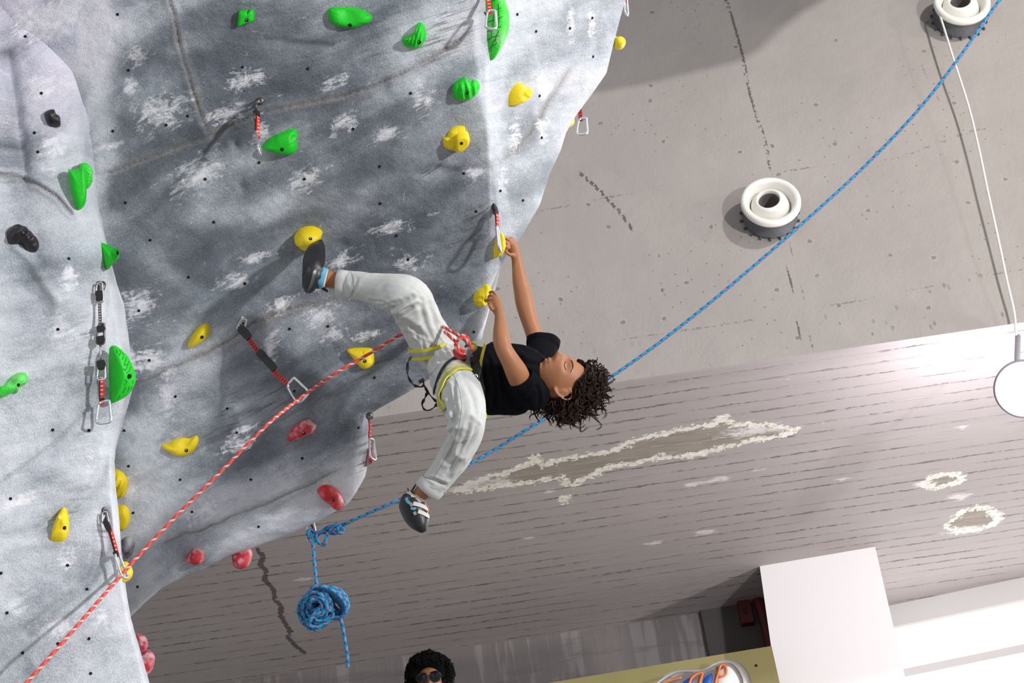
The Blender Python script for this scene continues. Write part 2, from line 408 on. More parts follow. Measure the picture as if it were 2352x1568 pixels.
        ck = attr(nt, 'crack'); ckm = mth(nt, 'LESS_THAN', ck, mth(nt, 'ADD', mth(nt, 'MULTIPLY', wdt, 0.07), -0.012))
        col = mixc(nt, mth(nt, 'MULTIPLY', ckm, 0.8), col, (0.06, 0.05, 0.045))
    nt.links.new(col, b.inputs['Base Color'])
    bumpn(nt, b, h, 0.55, 0.014)
    return m
def rope_material(name, c1, c2, c3, k=1.0, duty=.28):
    m = bpy.data.materials.new(name); m.use_nodes = True; nt = m.node_tree; b = nt.nodes['Principled BSDF']
    b.inputs['Roughness'].default_value = 0.75
    uv = node(nt, 'ShaderNodeUVMap'); s = node(nt, 'ShaderNodeSeparateXYZ'); nt.links.new(uv.outputs[0], s.inputs[0])
    a = mth(nt, 'FRACT', mth(nt, 'ADD', mth(nt, 'MULTIPLY', s.outputs[1], 24.0*k), s.outputs[0]), 0)
    bb = mth(nt, 'FRACT', mth(nt, 'SUBTRACT', mth(nt, 'MULTIPLY', s.outputs[1], 24.0*k), mth(nt, 'MULTIPLY', s.outputs[0], 1.0)), 0)
    col = mixc(nt, mth(nt, 'LESS_THAN', a, 0.42), c1, c2)
    col = mixc(nt, mth(nt, 'LESS_THAN', bb, duty), col, c3)
    nt.links.new(col, b.inputs['Base Color'])
    w = mth(nt, 'SINE', mth(nt, 'MULTIPLY', mth(nt, 'ADD', mth(nt, 'MULTIPLY', s.outputs[1], 260.0), mth(nt, 'MULTIPLY', s.outputs[0], 8.0)), 6.283), 0)
    bumpn(nt, b, w, 0.4, 0.0015)
    return m
def webbing_material(name, c1, c2, freq, duty):
    m = bpy.data.materials.new(name); m.use_nodes = True; nt = m.node_tree; b = nt.nodes['Principled BSDF']
    b.inputs['Roughness'].default_value = 0.7
    uv = node(nt, 'ShaderNodeUVMap'); s = node(nt, 'ShaderNodeSeparateXYZ'); nt.links.new(uv.outputs[0], s.inputs[0])
    a = mth(nt, 'LESS_THAN', mth(nt, 'FRACT', mth(nt, 'MULTIPLY', s.outputs[1], freq), 0), duty)
    e = mth(nt, 'LESS_THAN', mth(nt, 'ABSOLUTE', mth(nt, 'SUBTRACT', s.outputs[0], 0.5), 0), 0.32)
    nt.links.new(mixc(nt, mth(nt, 'MULTIPLY', a, e), c1, c2), b.inputs['Base Color'])
    return m
def trim_strap_material(name, edge, mid):
    m = bpy.data.materials.new(name); m.use_nodes = True; nt = m.node_tree; b = nt.nodes['Principled BSDF']
    b.inputs['Roughness'].default_value = 0.7
    uv = node(nt, 'ShaderNodeUVMap'); s = node(nt, 'ShaderNodeSeparateXYZ'); nt.links.new(uv.outputs[0], s.inputs[0])
    e = mth(nt, 'LESS_THAN', mth(nt, 'ABSOLUTE', mth(nt, 'SUBTRACT', s.outputs[0], 0.5), 0), 0.23)
    nt.links.new(mixc(nt, e, edge, mid), b.inputs['Base Color'])
    return m
def back_material():
    m, nt, b, pos = base('streaked_concrete_back_wall', 0.85)
    col = mixc(nt, noise(nt, pos, 1.2, 5), (0.15, 0.135, 0.13), (0.23, 0.205, 0.20))
    dr = noise(nt, scaled(nt, pos, (9, 1, .7)), 1.0, 5, .6); ln = noise(nt, scaled(nt, pos, (1, 1, 7)), 1.0, 4, .6)
    col = mixc(nt, ramp(nt, dr, [(.52, 0), (.60, .55)]), col, (.33, .30, .295)); col = mixc(nt, ramp(nt, ln, [(.56, 0), (.62, .4)]), col, (.14, .12, .115))
    nt.links.new(col, b.inputs['Base Color']); bumpn(nt, b, mth(nt, 'ADD', dr, ln), .5, .03); return m
ROCK = rock_material(); CONC = concrete_wall_material(); SOFF = soffit_material(); BACK = back_material()
GREEN = mat('green_resin', (0.004, 0.60, 0.012), 0.5, bump=0.25, bscale=140, var=0.08, vscale=20)
GREEN_L = mat('chalked_green_resin', (0.03, 0.68, 0.03), 0.55, bump=0.35, bscale=120, dust=0.25, vscale=14)
YEL = mat('yellow_resin', (0.88, 0.66, 0.006), 0.5, bump=0.3, bscale=120, var=0.07, vscale=18)
RED = mat('chalked_red_resin', (0.50, 0.02, 0.035), 0.6, bump=0.3, bscale=100, dust=0.55, vscale=22)
BLK = mat('black_resin', (0.018, 0.014, 0.016), 0.42, bump=0.4, bscale=90, var=0.3, vscale=20)
BLKD = mat('chalked_black_resin', (0.02, 0.018, 0.022), 0.6, bump=0.3, bscale=90, dust=0.55, vscale=12)
HOLE = mat('dark_hole', (0.006, 0.006, 0.007), 0.9)
STEEL = mat('brushed_steel', (0.55, 0.54, 0.53), 0.32, metal=1.0, bump=0.05, bscale=200)
ALU = mat('anodised_aluminium', (0.72, 0.73, 0.76), 0.35, metal=0.85)
DSTEEL = mat('worn_dark_steel', (0.16, 0.15, 0.15), 0.45, metal=0.9)
BRUB = mat('black_rubber', (0.014, 0.013, 0.014), 0.55, bump=0.15, bscale=150)
REDWEB = webbing_material('red_webbing', (0.42, 0.015, 0.015), (0.05, 0.012, 0.012), 70, 0.45)
REDWEB2 = webbing_material('bright_red_webbing', (0.72, 0.03, 0.02), (0.75, 0.55, 0.5), 60, 0.25)
GALV = mat('galvanised_sheet', (0.11, 0.115, 0.12), 0.6, metal=0.2, var=0.35, vscale=30)
WPLA = mat('cream_painted_metal', (0.82, 0.80, 0.74), 0.35)
WWHT = mat('white_plaster_column', (0.80, 0.775, 0.765), 0.7, bump=0.03, bscale=20)

# ------------------------------------------------------------------ the hall: wall above the soffit, soffit, back wall
YF = 11.0
ZS = on_y(1600, 850, YF).z
YB = on_z(1300, 1452, ZS).y
def slab(name, O, U, Vv, nu, nv, thick, m, attrs=None, parent=None, disp=None):
    O, U, Vv, thick = map(np.array, (tuple(O), tuple(U), tuple(Vv), tuple(thick)))
    a, b = np.meshgrid(np.linspace(0, 1, nu), np.linspace(0, 1, nv), indexing='ij')
    p = (O + a[..., None]*U + b[..., None]*Vv).reshape(-1, 3)
    f = gridf(nu, nv)
    n = len(p)
    if disp is not None: p = disp(p)
    q = np.array([O, O+U, O+U+Vv, O+Vv]) + thick
    c = [0, (nu-1)*nv, nu*nv-1, nv-1]
    d = n + 4
    f += [(n, n+1, n+2, n+3), (d, n, n+1, d+1), (d+1, n+1, n+2, d+2), (d+2, n+2, n+3, d+3), (d+3, n+3, n, d)]
    p = np.vstack([p, q, p[c]]); at = {}
    if attrs:
        v = p - np.array(EYE); cc = v @ RMn
        px = W/2 - cc[:, 0] / cc[:, 2] * F; py = H/2 + cc[:, 1] / cc[:, 2] * F
        at = attrs(p, px, py)
    o = mobj(name, p, f, m, parent, smooth=False, attrs=at); o.data.polygons.foreach_set('use_smooth', [len(f) > 400]*(len(f)-5) + [False]*5); return o
def facade_attrs(p, px, py):
    sc = 12.5 / F
    g = lambda pts: seg_dist(px, py, pts) * sc
    joint = np.minimum.reduce([g([(1225, 488), (1500, 432), (1775, 395), (2060, 362), (2240, 300)]), g([(1290, 803), (1500, 770), (1830, 718), (2100, 665), (2352, 617)]),
                               g([(1812, 555), (1838, 640), (1868, 815)]), g([(2100, 120), (2195, 300), (2300, 296)])])
    crack = np.minimum.reduce([g([(1640, -80), (1668, 0), (1700, 110), (1725, 220), (1755, 320), (1772, 392)]), g([(1330, 395), (1380, 440), (1425, 490), (1455, 530)])])
    crack = np.minimum(crack, g([(1785, 560), (1815, 640), (1845, 820)]) + 0.006)
    line = np.interp(px, [800, 1290, 1500, 1830, 2352], [880, 803, 770, 718, 617])
    rough = sstep(-6, 10, py - line) * np.where(px > 1790, 1.0, 0.25)
    rough = np.maximum(rough, sstep(890, 910, py + .1465*(px - 850)) * np.where(px < 1150, 1.0, 0))
    return {'joint': np.minimum(joint, .3), 'crack': np.minimum(crack, .3), 'rough': rough}
tag(slab('wall_upper', (-5.5, YF, ZS), (16, 0, 0), (0, 0, 6.5), 460, 190, (0, .35, .12), CONC, facade_attrs), kind='structure')
STAIN = [(1030, 1130), (1100, 1100), (1180, 1076), (1228, 1058), (1226, 1046), (1250, 1066), (1300, 1052), (1400, 1035), (1470, 1005), (1560, 985), (1640, 972), (1665, 955), (1680, 972),
         (1760, 974), (1800, 980), (1832, 984), (1800, 1000), (1700, 1018), (1600, 1046), (1500, 1055), (1400, 1075), (1330, 1105), (1310, 1120), (1290, 1100), (1250, 1104), (1150, 1116), (1080, 1130)]
def soffit_attrs(p, px, py):
    X, Y = p[:, 0], p[:, 1]
    def w(pts): return [(lambda q: (q.x, q.y))(on_z(a, b, ZS)) for a, b in pts]
    s = w(STAIN); d = seg_dist(X, Y, s, True); d = np.where(inside(X, Y, s), -d, d)
    for (cx, cy, rx, ry, off) in ((2165, 1103, 48, 15, 0), (2235, 1193, 60, 26, 0), (1298, 1146, 8, 8, 0)):
        a = np.linspace(0, 6.283, 14)[:-1]
        e = w([(cx + rx*math.cos(t)*(1 + .15*math.sin(3*t)) - .1*ry*0, cy + ry*math.sin(t) - .146*rx*math.cos(t)) for t in a])
        de = seg_dist(X, Y, e, True); d = np.minimum(d, np.where(inside(X, Y, e), -de, de))
    ck = seg_dist(X, Y, w([(590, 1260), (604, 1276), (598, 1298), (612, 1310), (606, 1330), (628, 1352), (632, 1378), (646, 1392), (644, 1412), (658, 1436), (668, 1452), (660, 1462), (678, 1482), (700, 1500)]))
    fa = np.zeros(X.shape)
    for cx, cy, rx, ry in ((1640, 1102, 45, 8), (1590, 1112, 30, 6), (1740, 1078, 22, 5), (1500, 1247, 30, 5), (1622, 1222, 34, 7), (1265, 1128, 18, 7), (2120, 1112, 34, 9), (2205, 1140, 30, 8), (2225, 1215, 60, 9), (2290, 1180, 22, 7), (1215, 1235, 20, 4), (1100, 1110, 90, 14), (1730, 990, 100, 14), (700, 1330, 30, 5), (2210, 980, 20, 5), (1930, 1100, 30, 4)):
        fa = np.maximum(fa, np.exp(-((px-cx)/rx)**2 - ((py-cy + .146*(px-cx))/ry)**2))
    return {'faint': fa, 'stain': np.clip(d, -.5, .5), 'crack': np.minimum(ck, .5)}
tag(slab('ceiling', (-7, YF, ZS), (18, 0, 0), (0, 6.6, 0), 620, 200, (0, .3, .4), SOFF, soffit_attrs), kind='structure')
tag(slab('wall_back', (-7, YB, 3.6), (9.6, 0, 0), (0, 0, ZS - 3.6), 3, 3, (0, .3, 0), BACK), kind='structure')
FLOORM = mat('pale_hall_floor', (0.34, 0.33, 0.32), 0.7, var=0.1, vscale=1)
tag(slab('floor', (-9, -8, 0), (21, 0, 0), (0, YB + 8, 0), 3, 3, (0, 0, -.2), FLOORM), kind='structure')
PLATZ = 3.75
tag(slab('floor_gallery', (-7, 8.9, PLATZ), (18, 0, 0), (0, YB - 8.9, 0), 3, 3, (0, 0, -.25), FLOORM), kind='structure')

# white column
cl, crr = on_z(1745, 1300, ZS), on_z(2010, 1255, ZS)
n = Vector((crr.y - cl.y, -(crr.x - cl.x), 0)).normalized()      # front normal towards the camera
if n.y > 0: n = -n
bl, br = on_plane(1783, 1568, cl, n), on_plane(2082, 1568, cl, n)
def ext(a, b, z):                                                  # follow the edge down to height z
    return a + (b - a) * ((z - a.z) / (b.z - a.z))
bl, br = ext(cl, bl, PLATZ), ext(crr, br, PLATZ)
dv = Vector((cl.x, cl.y, 0)).normalized() * 1.0 + Vector((.02, 0, 0))
vs = [cl, crr, br, bl] + [q + dv for q in (cl, crr, br, bl)]
col = mobj('column', vs, [(0, 1, 2, 3), (5, 4, 7, 6), (4, 0, 3, 7), (1, 5, 6, 2), (4, 5, 1, 0), (3, 2, 6, 7)], WWHT, smooth=False)
tag(col, kind='structure'); col.name = 'wall_column'
# dark sheet between the column and the board; recess shade put into its colour
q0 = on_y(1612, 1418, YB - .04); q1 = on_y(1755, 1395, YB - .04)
SHADEP = mat('painted_recess_shade', (0.075, 0.068, 0.062), 0.8, var=0.15, vscale=3)
tag(slab('recess_shade_panel', (q0.x, YB - .06, PLATZ), (cl.x + .35 - q0.x, 0, 0), (0, 0, ZS - PLATZ), 2, 2, (0, .05, 0), SHADEP), kind='structure')
DRED = mat('dark_red_enamel', (0.10, 0.006, 0.008), 0.5)
a = on_y(1712, 1408, YB - .1)
bx = thing('wall_box', a, 'small dark red box on the dark wall left of the white column', 'box')
v, f = box_data(a, Vector((1, 0, 0)), Vector((0, 1, 0)), Vector((0, 0, 1)), .12, .1, .24); mobj('body', v, f, DRED, bx, False)
v, f = box_data(a + Vector((-.005, -.058, .0)), Vector((1, 0, 0)), Vector((0, 1, 0)), Vector((0, 0, 1)), .035, .02, .05); mobj('latch', v, f, BRUB, bx, False)
a2 = on_y(1742, 1440, YB - .18); pts = catmull([a + Vector((.13, -.02, .25)), a + Vector((.16, -.02, -.1)), a + Vector((.17, -.02, -.55)), a + Vector((.17, -.02, -1.0))], 6)
v, f, uv = tube_data(pts, .05, 10); tag(mobj('wall_pipe', v, f, DRED), 'thick dark red pipe running down the wall beside the white column', 'pipe')

# olive board with the moulded sign
e0, e1 = on_y(1304, 1564, YB - 1.0), None
YBD = YB - 1.1
b0, b1 = on_y(1040, 1604, YBD), on_y(1772, 1483, YBD)
n_b = Vector((0, -1, 0))
OLIVE = mat('olive_painted_board', (0.30, 0.265, 0.105), 0.6, var=0.12, vscale=3)
OLIVE2 = mat('darker_olive_board', (0.21, 0.18, 0.062), 0.6, var=0.1, vscale=3)
seam = on_y(1662, 1500, YBD)
board = thing('olive_board', Vector(((b0.x+b1.x)/2, YBD, PLATZ)), 'olive yellow painted board running along the gallery to the white column', 'board')
def quad_panel(name, pa, pb, zb, depth, m, parent):
    v = [pa, pb, Vector((pb.x, pb.y, zb)), Vector((pa.x, pa.y, zb))]; v += [q + Vector((0, depth, 0)) for q in v]
    return mobj(name, v, [(0, 1, 2, 3), (5, 4, 7, 6), (4, 0, 3, 7), (1, 5, 6, 2), (4, 5, 1, 0), (3, 2, 6, 7)], m, parent, False)
t = (seam.x - b0.x) / (b1.x - b0.x); bs = b0 + (b1 - b0) * t
quad_panel('panel', b0, bs, PLATZ, .06, OLIVE, board)
p2_ = quad_panel('panel', bs, b1, PLATZ, .062, OLIVE2, board); p2_['label'] = 'darker end panel'
v, f, uv = lathe_data(on_y(1737, 1528, YBD - .003), (0, -1, 0), [(0, 0), (.0, .012), (.004, .012), (.004, 0)], 12) + ([],)
mobj('bolt', v, f, HOLE, board)
# sign: swollen silver-edged shape with orange outlines and blue fill
sg = thing('wall_sign', on_y(1610, 1560, YBD - .05), 'moulded silver rimmed sign with orange and blue lettering on the olive board', 'sign')
SILV = mat('silver_rim_plastic', (0.42, 0.39, 0.35), 0.35, metal=0.2); GRAYG = mat('grey_gloss_face', (0.28, 0.255, 0.235), 0.35, var=.2, vscale=6)
ORNG = mat('orange_gloss', (0.75, 0.20, 0.05), 0.4); BLUG = mat('blue_gloss', (0.02, 0.10, 0.42), 0.4); WHG = mat('white_gloss', (0.82, 0.81, 0.79), 0.35)
def dome_panel(name, out, y0, h, m, parent, rings=8, apex=None, pw=2.6):
    pts = catmull([(a, b, 0) for a, b in out] + [(out[0][0], out[0][1], 0)], 6)[:-1]
    cx, cy = apex or (sum(a for a, _ in out)/len(out), sum(b for _, b in out)/len(out)); v = []
    for k in range(rings):
        r = 1 - k / rings; hh = h * (1 - r**pw)
        for q in pts: v.append(on_y(cx + (q[0]-cx)*r, cy + (q[1]-cy)*r, y0 - hh))
    v.append(on_y(cx, cy, y0 - h)); n = len(pts); f = gridf(rings, n, True) + [((rings-1)*n + k, (rings-1)*n + (k+1) % n, rings*n) for k in range(n)]
    o = len(v); v += [on_y(q[0], q[1], y0 + .02) for q in pts]; f += [(k, (k+1) % n, o + (k+1) % n, o + k) for k in range(n)]
    return mobj(name, v, f, m, parent)
dome_panel('rim', [(1497, 1572), (1530, 1548), (1560, 1537), (1615, 1534), (1645, 1520), (1668, 1514), (1695, 1520), (1715, 1538), (1727, 1572), (1725, 1640), (1640, 1690), (1500, 1640)], YBD, .05, SILV, sg, apex=(1620, 1600))
dome_panel('face', [(1508, 1575), (1540, 1553), (1565, 1543), (1615, 1541), (1647, 1527), (1668, 1521), (1685, 1526), (1700, 1545), (1708, 1575), (1700, 1635), (1640, 1675), (1510, 1630)], YBD - .03, .05, GRAYG, sg, apex=(1620, 1600))
dome_panel('white_letter', [(1644, 1575), (1648, 1552), (1660, 1535), (1675, 1530), (1690, 1545), (1700, 1572), (1690, 1610), (1650, 1610)], YBD - .06, .03, WHG, sg)
dome_panel('blue_letter', [(1610, 1575), (1618, 1555), (1633, 1546), (1638, 1560), (1634, 1590), (1612, 1590)], YBD - .065, .02, BLUG, sg)
dome_panel('blue_letter', [(1560, 1580), (1572, 1562), (1590, 1556), (1592, 1570), (1580, 1595)], YBD - .062, .02, BLUG, sg)
for pts, r in (([(1640, 1585), (1645, 1562), (1650, 1545), (1656, 1527), (1667, 1532), (1667, 1548), (1658, 1553), (1648, 1551)], .012), ([(1580, 1580), (1588, 1558), (1602, 1547), (1613, 1546), (1608, 1566), (1604, 1585)], .012), ([(1515, 1572), (1540, 1562), (1566, 1555)], .009)):
    v, f, uv = tube_data(catmull([on_y(a, b, YBD - .085) for a, b in pts], 5), r, 8); mobj('orange_outline', v, f, ORNG, sg)

# window bay right of the column
wa, wb = on_z(2045, 1390, ZS), on_z(2352, 1325, ZS)
wn = Vector((wb.y - wa.y, -(wb.x - wa.x), 0)).normalized()
if wn.y > 0: wn = -wn
u = (wb - wa).normalized()
A0 = wa - u * .6; B0 = wb + u * 1.6
def wq(px, py): return on_plane(px, py, wa, wn)
def bay(name, zt, zb, off, th, m, kind=None, parent=None):
    v = []
    for q, z in ((A0, zt), (B0, zt), (B0, zb), (A0, zb)): v.append(Vector((q.x, q.y, z)) + wn * off)
    v += [x - wn * th for x in v]
    o = mobj(name, v, [(0, 1, 2, 3), (5, 4, 7, 6), (4, 0, 3, 7), (1, 5, 6, 2), (4, 5, 1, 0), (3, 2, 6, 7)], m, parent, False)
    if kind: tag(o, kind=kind)
    return o
z2, z3, z4 = wq(2060, 1437).z, wq(2075, 1541).z, wq(2080, 1562).z
FRAME = mat('pale_grey_window_frame', (0.55, 0.53, 0.52), 0.5)
bay('trim_2', ZS, z2, .0, .25, FRAME, 'structure')
w1 = thing('window_1', A0, None, None); tag(w1, kind='structure')
GLOW = mat('daylight_through_frosted_pane', (0.9, 0.9, 0.88), 0.5, emit=(1.0, 1.0, 0.97), estr=0.62)
GLOW2 = mat('daylight_through_clear_pane', (0.9, 0.9, 0.9), 0.5, emit=(1, 1, 1), estr=2.2)
bay('window_pane', z2, z3, -.06, .02, GLOW, parent=w1); bay('transom', z3 + .012, z3 - .07, .03, .14, FRAME, parent=w1); bay('window_pane', z3 - .07, z3 - 1.6, -.05, .02, GLOW2, parent=w1)

# air nozzles
def nozzle(px, py, label):
    c = on_y(px, py, YF)
    # flange centre stands .25 m off the wall
    k = on_y(px, py, YF - .25); c = Vector((k.x, YF, k.z)); ax = Vector((0, -1, 0))
    t = thing('air_nozzle', c, label, 'air vent', 'jet air nozzles on the upper wall')
    v, f = lathe_data(c, ax, [(-.02, .205), (.03, .222), (.035, .205), (.17, .20), (.2, .20)]); mobj('duct_collar', v, f, GALV, t)
    for k in range(18):
        a = 2*math.pi*k/18; r = Vector((math.cos(a), 0, math.sin(a))); s = r.cross(ax)
        v, f = box_data(c + r*.225 + ax*.015, r, ax, s, .035, .028, .010); mobj('clip', v, f, GALV, t, False)
    v, f = lathe_data(c, ax, [(.17, .19), (.172, .230), (.195, .240), (.222, .238), (.236, .226), (.238, .205), (.222, .186), (.17, .170), (.12, .158)], 64); mobj('outer_ring', v, f, WPLA, t)
    tip = (ax + Vector((-.14, 0, .04))).normalized()
    v, f = lathe_data(c + ax*.11, tip, [(-.02, .158), (.03, .156), (.08, .142), (.118, .116), (.134, .098), (.132, .088), (.10, .084), (.0, .082)], 56); mobj('eyeball', v, f, WPLA, t)
    v, f = lathe_data(c + ax*.11, tip, [(.10, .0835), (.03, .0815), (-.08, .08), (-.08, 0)], 40); mobj('bore', v, f, mat('dark_duct_inside', (.18, .16, .15), .6), t)
nozzle(1771, 456, 'cream jet air nozzle seen whole on the upper wall, above right of the climber')
nozzle(2211, -1, 'cream jet air nozzle cut by the top edge of the photo, cable beside it')

# floodlight at the right edge and its cable
lc = on_y(2352, 893, YF - .30)
fl = thing('floodlight', lc, 'glaring white floodlight hung under the wall edge at the far right', 'lamp')
aim = (EYE + Vector((.6, 2, 1)) - lc).normalized()
v, f = lathe_data(lc, aim, [(-.16, 0), (-.16, .09), (-.08, .17), (.0, .20), (.02, .215), (.03, .20), (.0, .19)], 40); mobj('housing', v, f, mat('grey_lamp_housing', (.35, .33, .38), .5), fl)
v, f = lathe_data(lc, aim, [(.012, .192), (.012, 0)], 40); mobj('lens', v, f, mat('lit_lamp_lens', (1, 1, 1), .5, emit=(1, .98, 1), estr=60), fl)
v, f, uv = tube_data([lc - aim*.12, lc - aim*.14 + Vector((0, 0, .18)), on_y(2338, 772, YF - .03)], .022, 10); mobj('bracket', v, f, mat('grey_lamp_housing', (.35, .33, .38), .5), fl)
d = bpy.data.lights.new('floodlight_glow', 'AREA'); d.shape = 'DISK'; d.size = .36; d.energy = 60; d.color = (1, .97, 1)
o = bpy.data.objects.new('floodlight_glow', d); C.objects.link(o); o.location = lc + aim*.05; o.rotation_euler = aim.to_track_quat('-Z', 'Y').to_euler()
d = bpy.data.lights.new('bloom_fill_lamp', 'POINT'); d.shadow_soft_size = .2; d.energy = 85; d.color = (.97, .90, 1)  # extra point lamp added behind the fixture, whitens the ceiling like bloom
o = bpy.data.objects.new('bloom_fill_lamp', d); C.objects.link(o); o.location = lc + Vector((-.05, .42, -.12))
cb = [(2155, 30, .16), (2163, 48, .2), (2190, 135, .2), (2225, 245, .18), (2248, 340, .16), (2270, 445, .14), (2292, 545, .12), (2312, 640, .1), (2329, 715, .08), (2334, 770, .06)]
v, f, uv = tube_data(catmull([on_y(a, b, YF - k) for a, b, k in cb], 6), .0095, 8)
tag(mobj('power_cable', v, f, mat('cream_cable', (.80, .77, .70), .5)), 'thin cream power cable drooping from the top right air nozzle to the floodlight', 'cable')

# ------------------------------------------------------------------ climbing wall
CXx, CYy = W/2, H/2
def plane_D(px, py, x0, y0, D0, a, b):
    u = (px - CXx)/F; v = (py - CYy)/F
    X0 = (x0 - CXx)/F*D0; Y0 = (y0 - CYy)/F*D0
    return (D0 - a*X0 - b*Y0) / (1 - a*u - b*v)
def smax(a, b, k): return 0.5*(a + b + np.sqrt((a-b)**2 + k*k))
def D_main(px, py):
    A = plane_D(px, py, 700, 560, 7.3, .06, .36)
    A = A - .05*np.exp(-(((px-420)/260)**2 + ((py-230)/170)**2)) + .05*np.exp(-(((px-760)/300)**2 + ((py-620)/200)**2)) - .05*np.exp(-(((px-620)/260)**2 + ((py-1080)/130)**2)) - .04*np.exp(-(((px-960)/130)**2 + ((py-240)/200)**2))
    DA0 = float(plane_D(1122., 350., 700, 560, 7.3, .06, .36))
    B = plane_D(px, py, 1121, 350, DA0, 1.15, .327)
    B = B + .03*np.sin((py - .6*px)/120.)
    D = smax(A, B, .006) - .006*np.exp(-((px - 1121 - (py-350)*.03)/5.)**2)*sstep(620, 520, py)
    DD = plane_D(px, py, 805, 1050, float(plane_D(805., 1050., 700, 560, 7.3, .06, .36)) - .04, 1.5, .25)
    w = sstep(925, 965, py)
    return D*(1-w) + smax(D, DD, .03)*w
R_PTS = [(1490, -420), (1460, -200), (1437, 0), (1425, 40), (1408, 105), (1393, 168), (1355, 222), (1325, 262), (1300, 305), (1288, 345), (1262, 400), (1240, 470), (1205, 530), (1150, 612), (1139, 660), (1130, 690), (1115, 745), (1105, 782), (1065, 822),
         (1000, 862), (930, 905), (870, 938), (852, 950), (850, 968), (853, 1010), (846, 1060), (838, 1095), (818, 1130), (798, 1158), (760, 1180), (715, 1205), (660, 1228), (600, 1250), (530, 1276), (470, 1305), (420, 1325), (372, 1350), (335, 1382), (298, 1418)]
SEAMS = [[(380, -60), (388, 0), (405, 60), (420, 130), (440, 200), (460, 265), (478, 305)],
         [(200, 400), (255, 392), (330, 365), (400, 340), (478, 308), (530, 285), (585, 262), (640, 248), (700, 238), (790, 220), (850, 205), (900, 180), (960, 150), (1020, 110), (1105, 55)],
         [(280, 900), (340, 870), (430, 830), (520, 790), (575, 745), (640, 715), (760, 690), (850, 650)],
         [(1130, 390), (1180, 350), (1240, 270), (1290, 190), (1340, 120)], [(340, 1260), (420, 1230), (560, 1180), (700, 1120), (800, 1060)]]
FOLDS = [([(330, 560), (430, 640), (520, 690)], 26, .02), ([(520, 1000), (640, 930), (760, 860), (900, 800)], 22, -.02), ([(480, 950), (620, 880), (760, 800)], 18, .015), ([(960, 400), (1040, 395), (1120, 385)], 12, .015),
         ([(900, 650), (1000, 590), (1090, 545)], 14, .015), ([(1000, 560), (1110, 500)], 10, .012), ([(300, 330), (420, 290), (470, 300)], 26, -.02), ([(210, 270), (260, 180), (330, 150)], 30, .03), ([(500, 330), (560, 240), (640, 215)], 24, .02),
         ([(400, 1030), (520, 1000), (650, 930)], 20, .02), ([(610, 90), (690, 100), (760, 105)], 8, .012), ([(800, 620), (960, 680), (1060, 720)], 30, .02)]
CHALK = [(455, 400, 65, 45), (560, 185, 50, 26), (370, 255, 75, 45), (300, 200, 26, 22), (700, 410, 45, 30), (540, 645, 45, 22), (318, 705, 42, 50), (345, 825, 45, 35), (385, 905, 32, 60), (250, 335, 40, 10), (130, 40, 80, 50), (315, 130, 26, 30),
         (770, 190, 40, 18), (790, 285, 35, 24), (900, 520, 50, 22), (940, 605, 40, 20), (785, 600, 42, 16), (735, 725, 35, 28), (765, 770, 36, 18), (620, 795, 22, 34), (540, 1020, 42, 20), (560, 985, 30, 12), (45, 1150, 50, 16), (40, 1390, 30, 26), (135, 1440, 50, 30),
         (150, 1280, 30, 30), (205, 1050, 16, 40), (960, 215, 16, 36), (985, 230, 18, 30), (1155, 415, 14, 40), (1090, 395, 26, 20), (1250, 195, 14, 40), (1312, 60, 12, 50), (1248, 295, 18, 40), (1360, 50, 12, 50), (1185, 310, 16, 50), (235, 1415, 26, 30),
         (735, 640, 30, 30), (590, 590, 40, 14), (885, 310, 30, 20), (160, 640, 25, 45), (135, 750, 34, 44), (95, 200, 50, 40), (300, 830, 30, 40), (645, 700, 25, 20), (60, 60, 30, 60), (120, 340, 40, 50), (655, 1180, 60, 15), (470, 1170, 50, 30), (300, 1120, 20, 40), (600, 300, 20, 30), (840, 770, 40, 12), (520, 260, 60, 18)]
SCUFF = [(1050, 40, 80, 40), (1000, 110, 60, 40), (1100, 500, 45, 45), (1085, 560, 55, 40), (860, 105, 50, 25), (990, 390, 50, 12), (830, 1050, 20, 60), (180, 800, 30, 60), (235, 1230, 18, 50), (560, 260, 60, 25), (700, 180, 40, 40), (600, 930, 200, 60), (880, 830, 90, 50), (460, 1000, 80, 18)]
def blobs(px, py, L):
    r = np.zeros(np.shape(px))
    for x, y, a, b in L: r = np.maximum(r, np.exp(-(((px-x)/a)**2 + ((py-y + .25*(px-x))/b)**2)))
    return r
def round_edge(d, r, amp):
    t = np.clip(d / r, 0, 1); return amp * (1 - np.sqrt(np.maximum(0, 1 - (1-t)**2)))
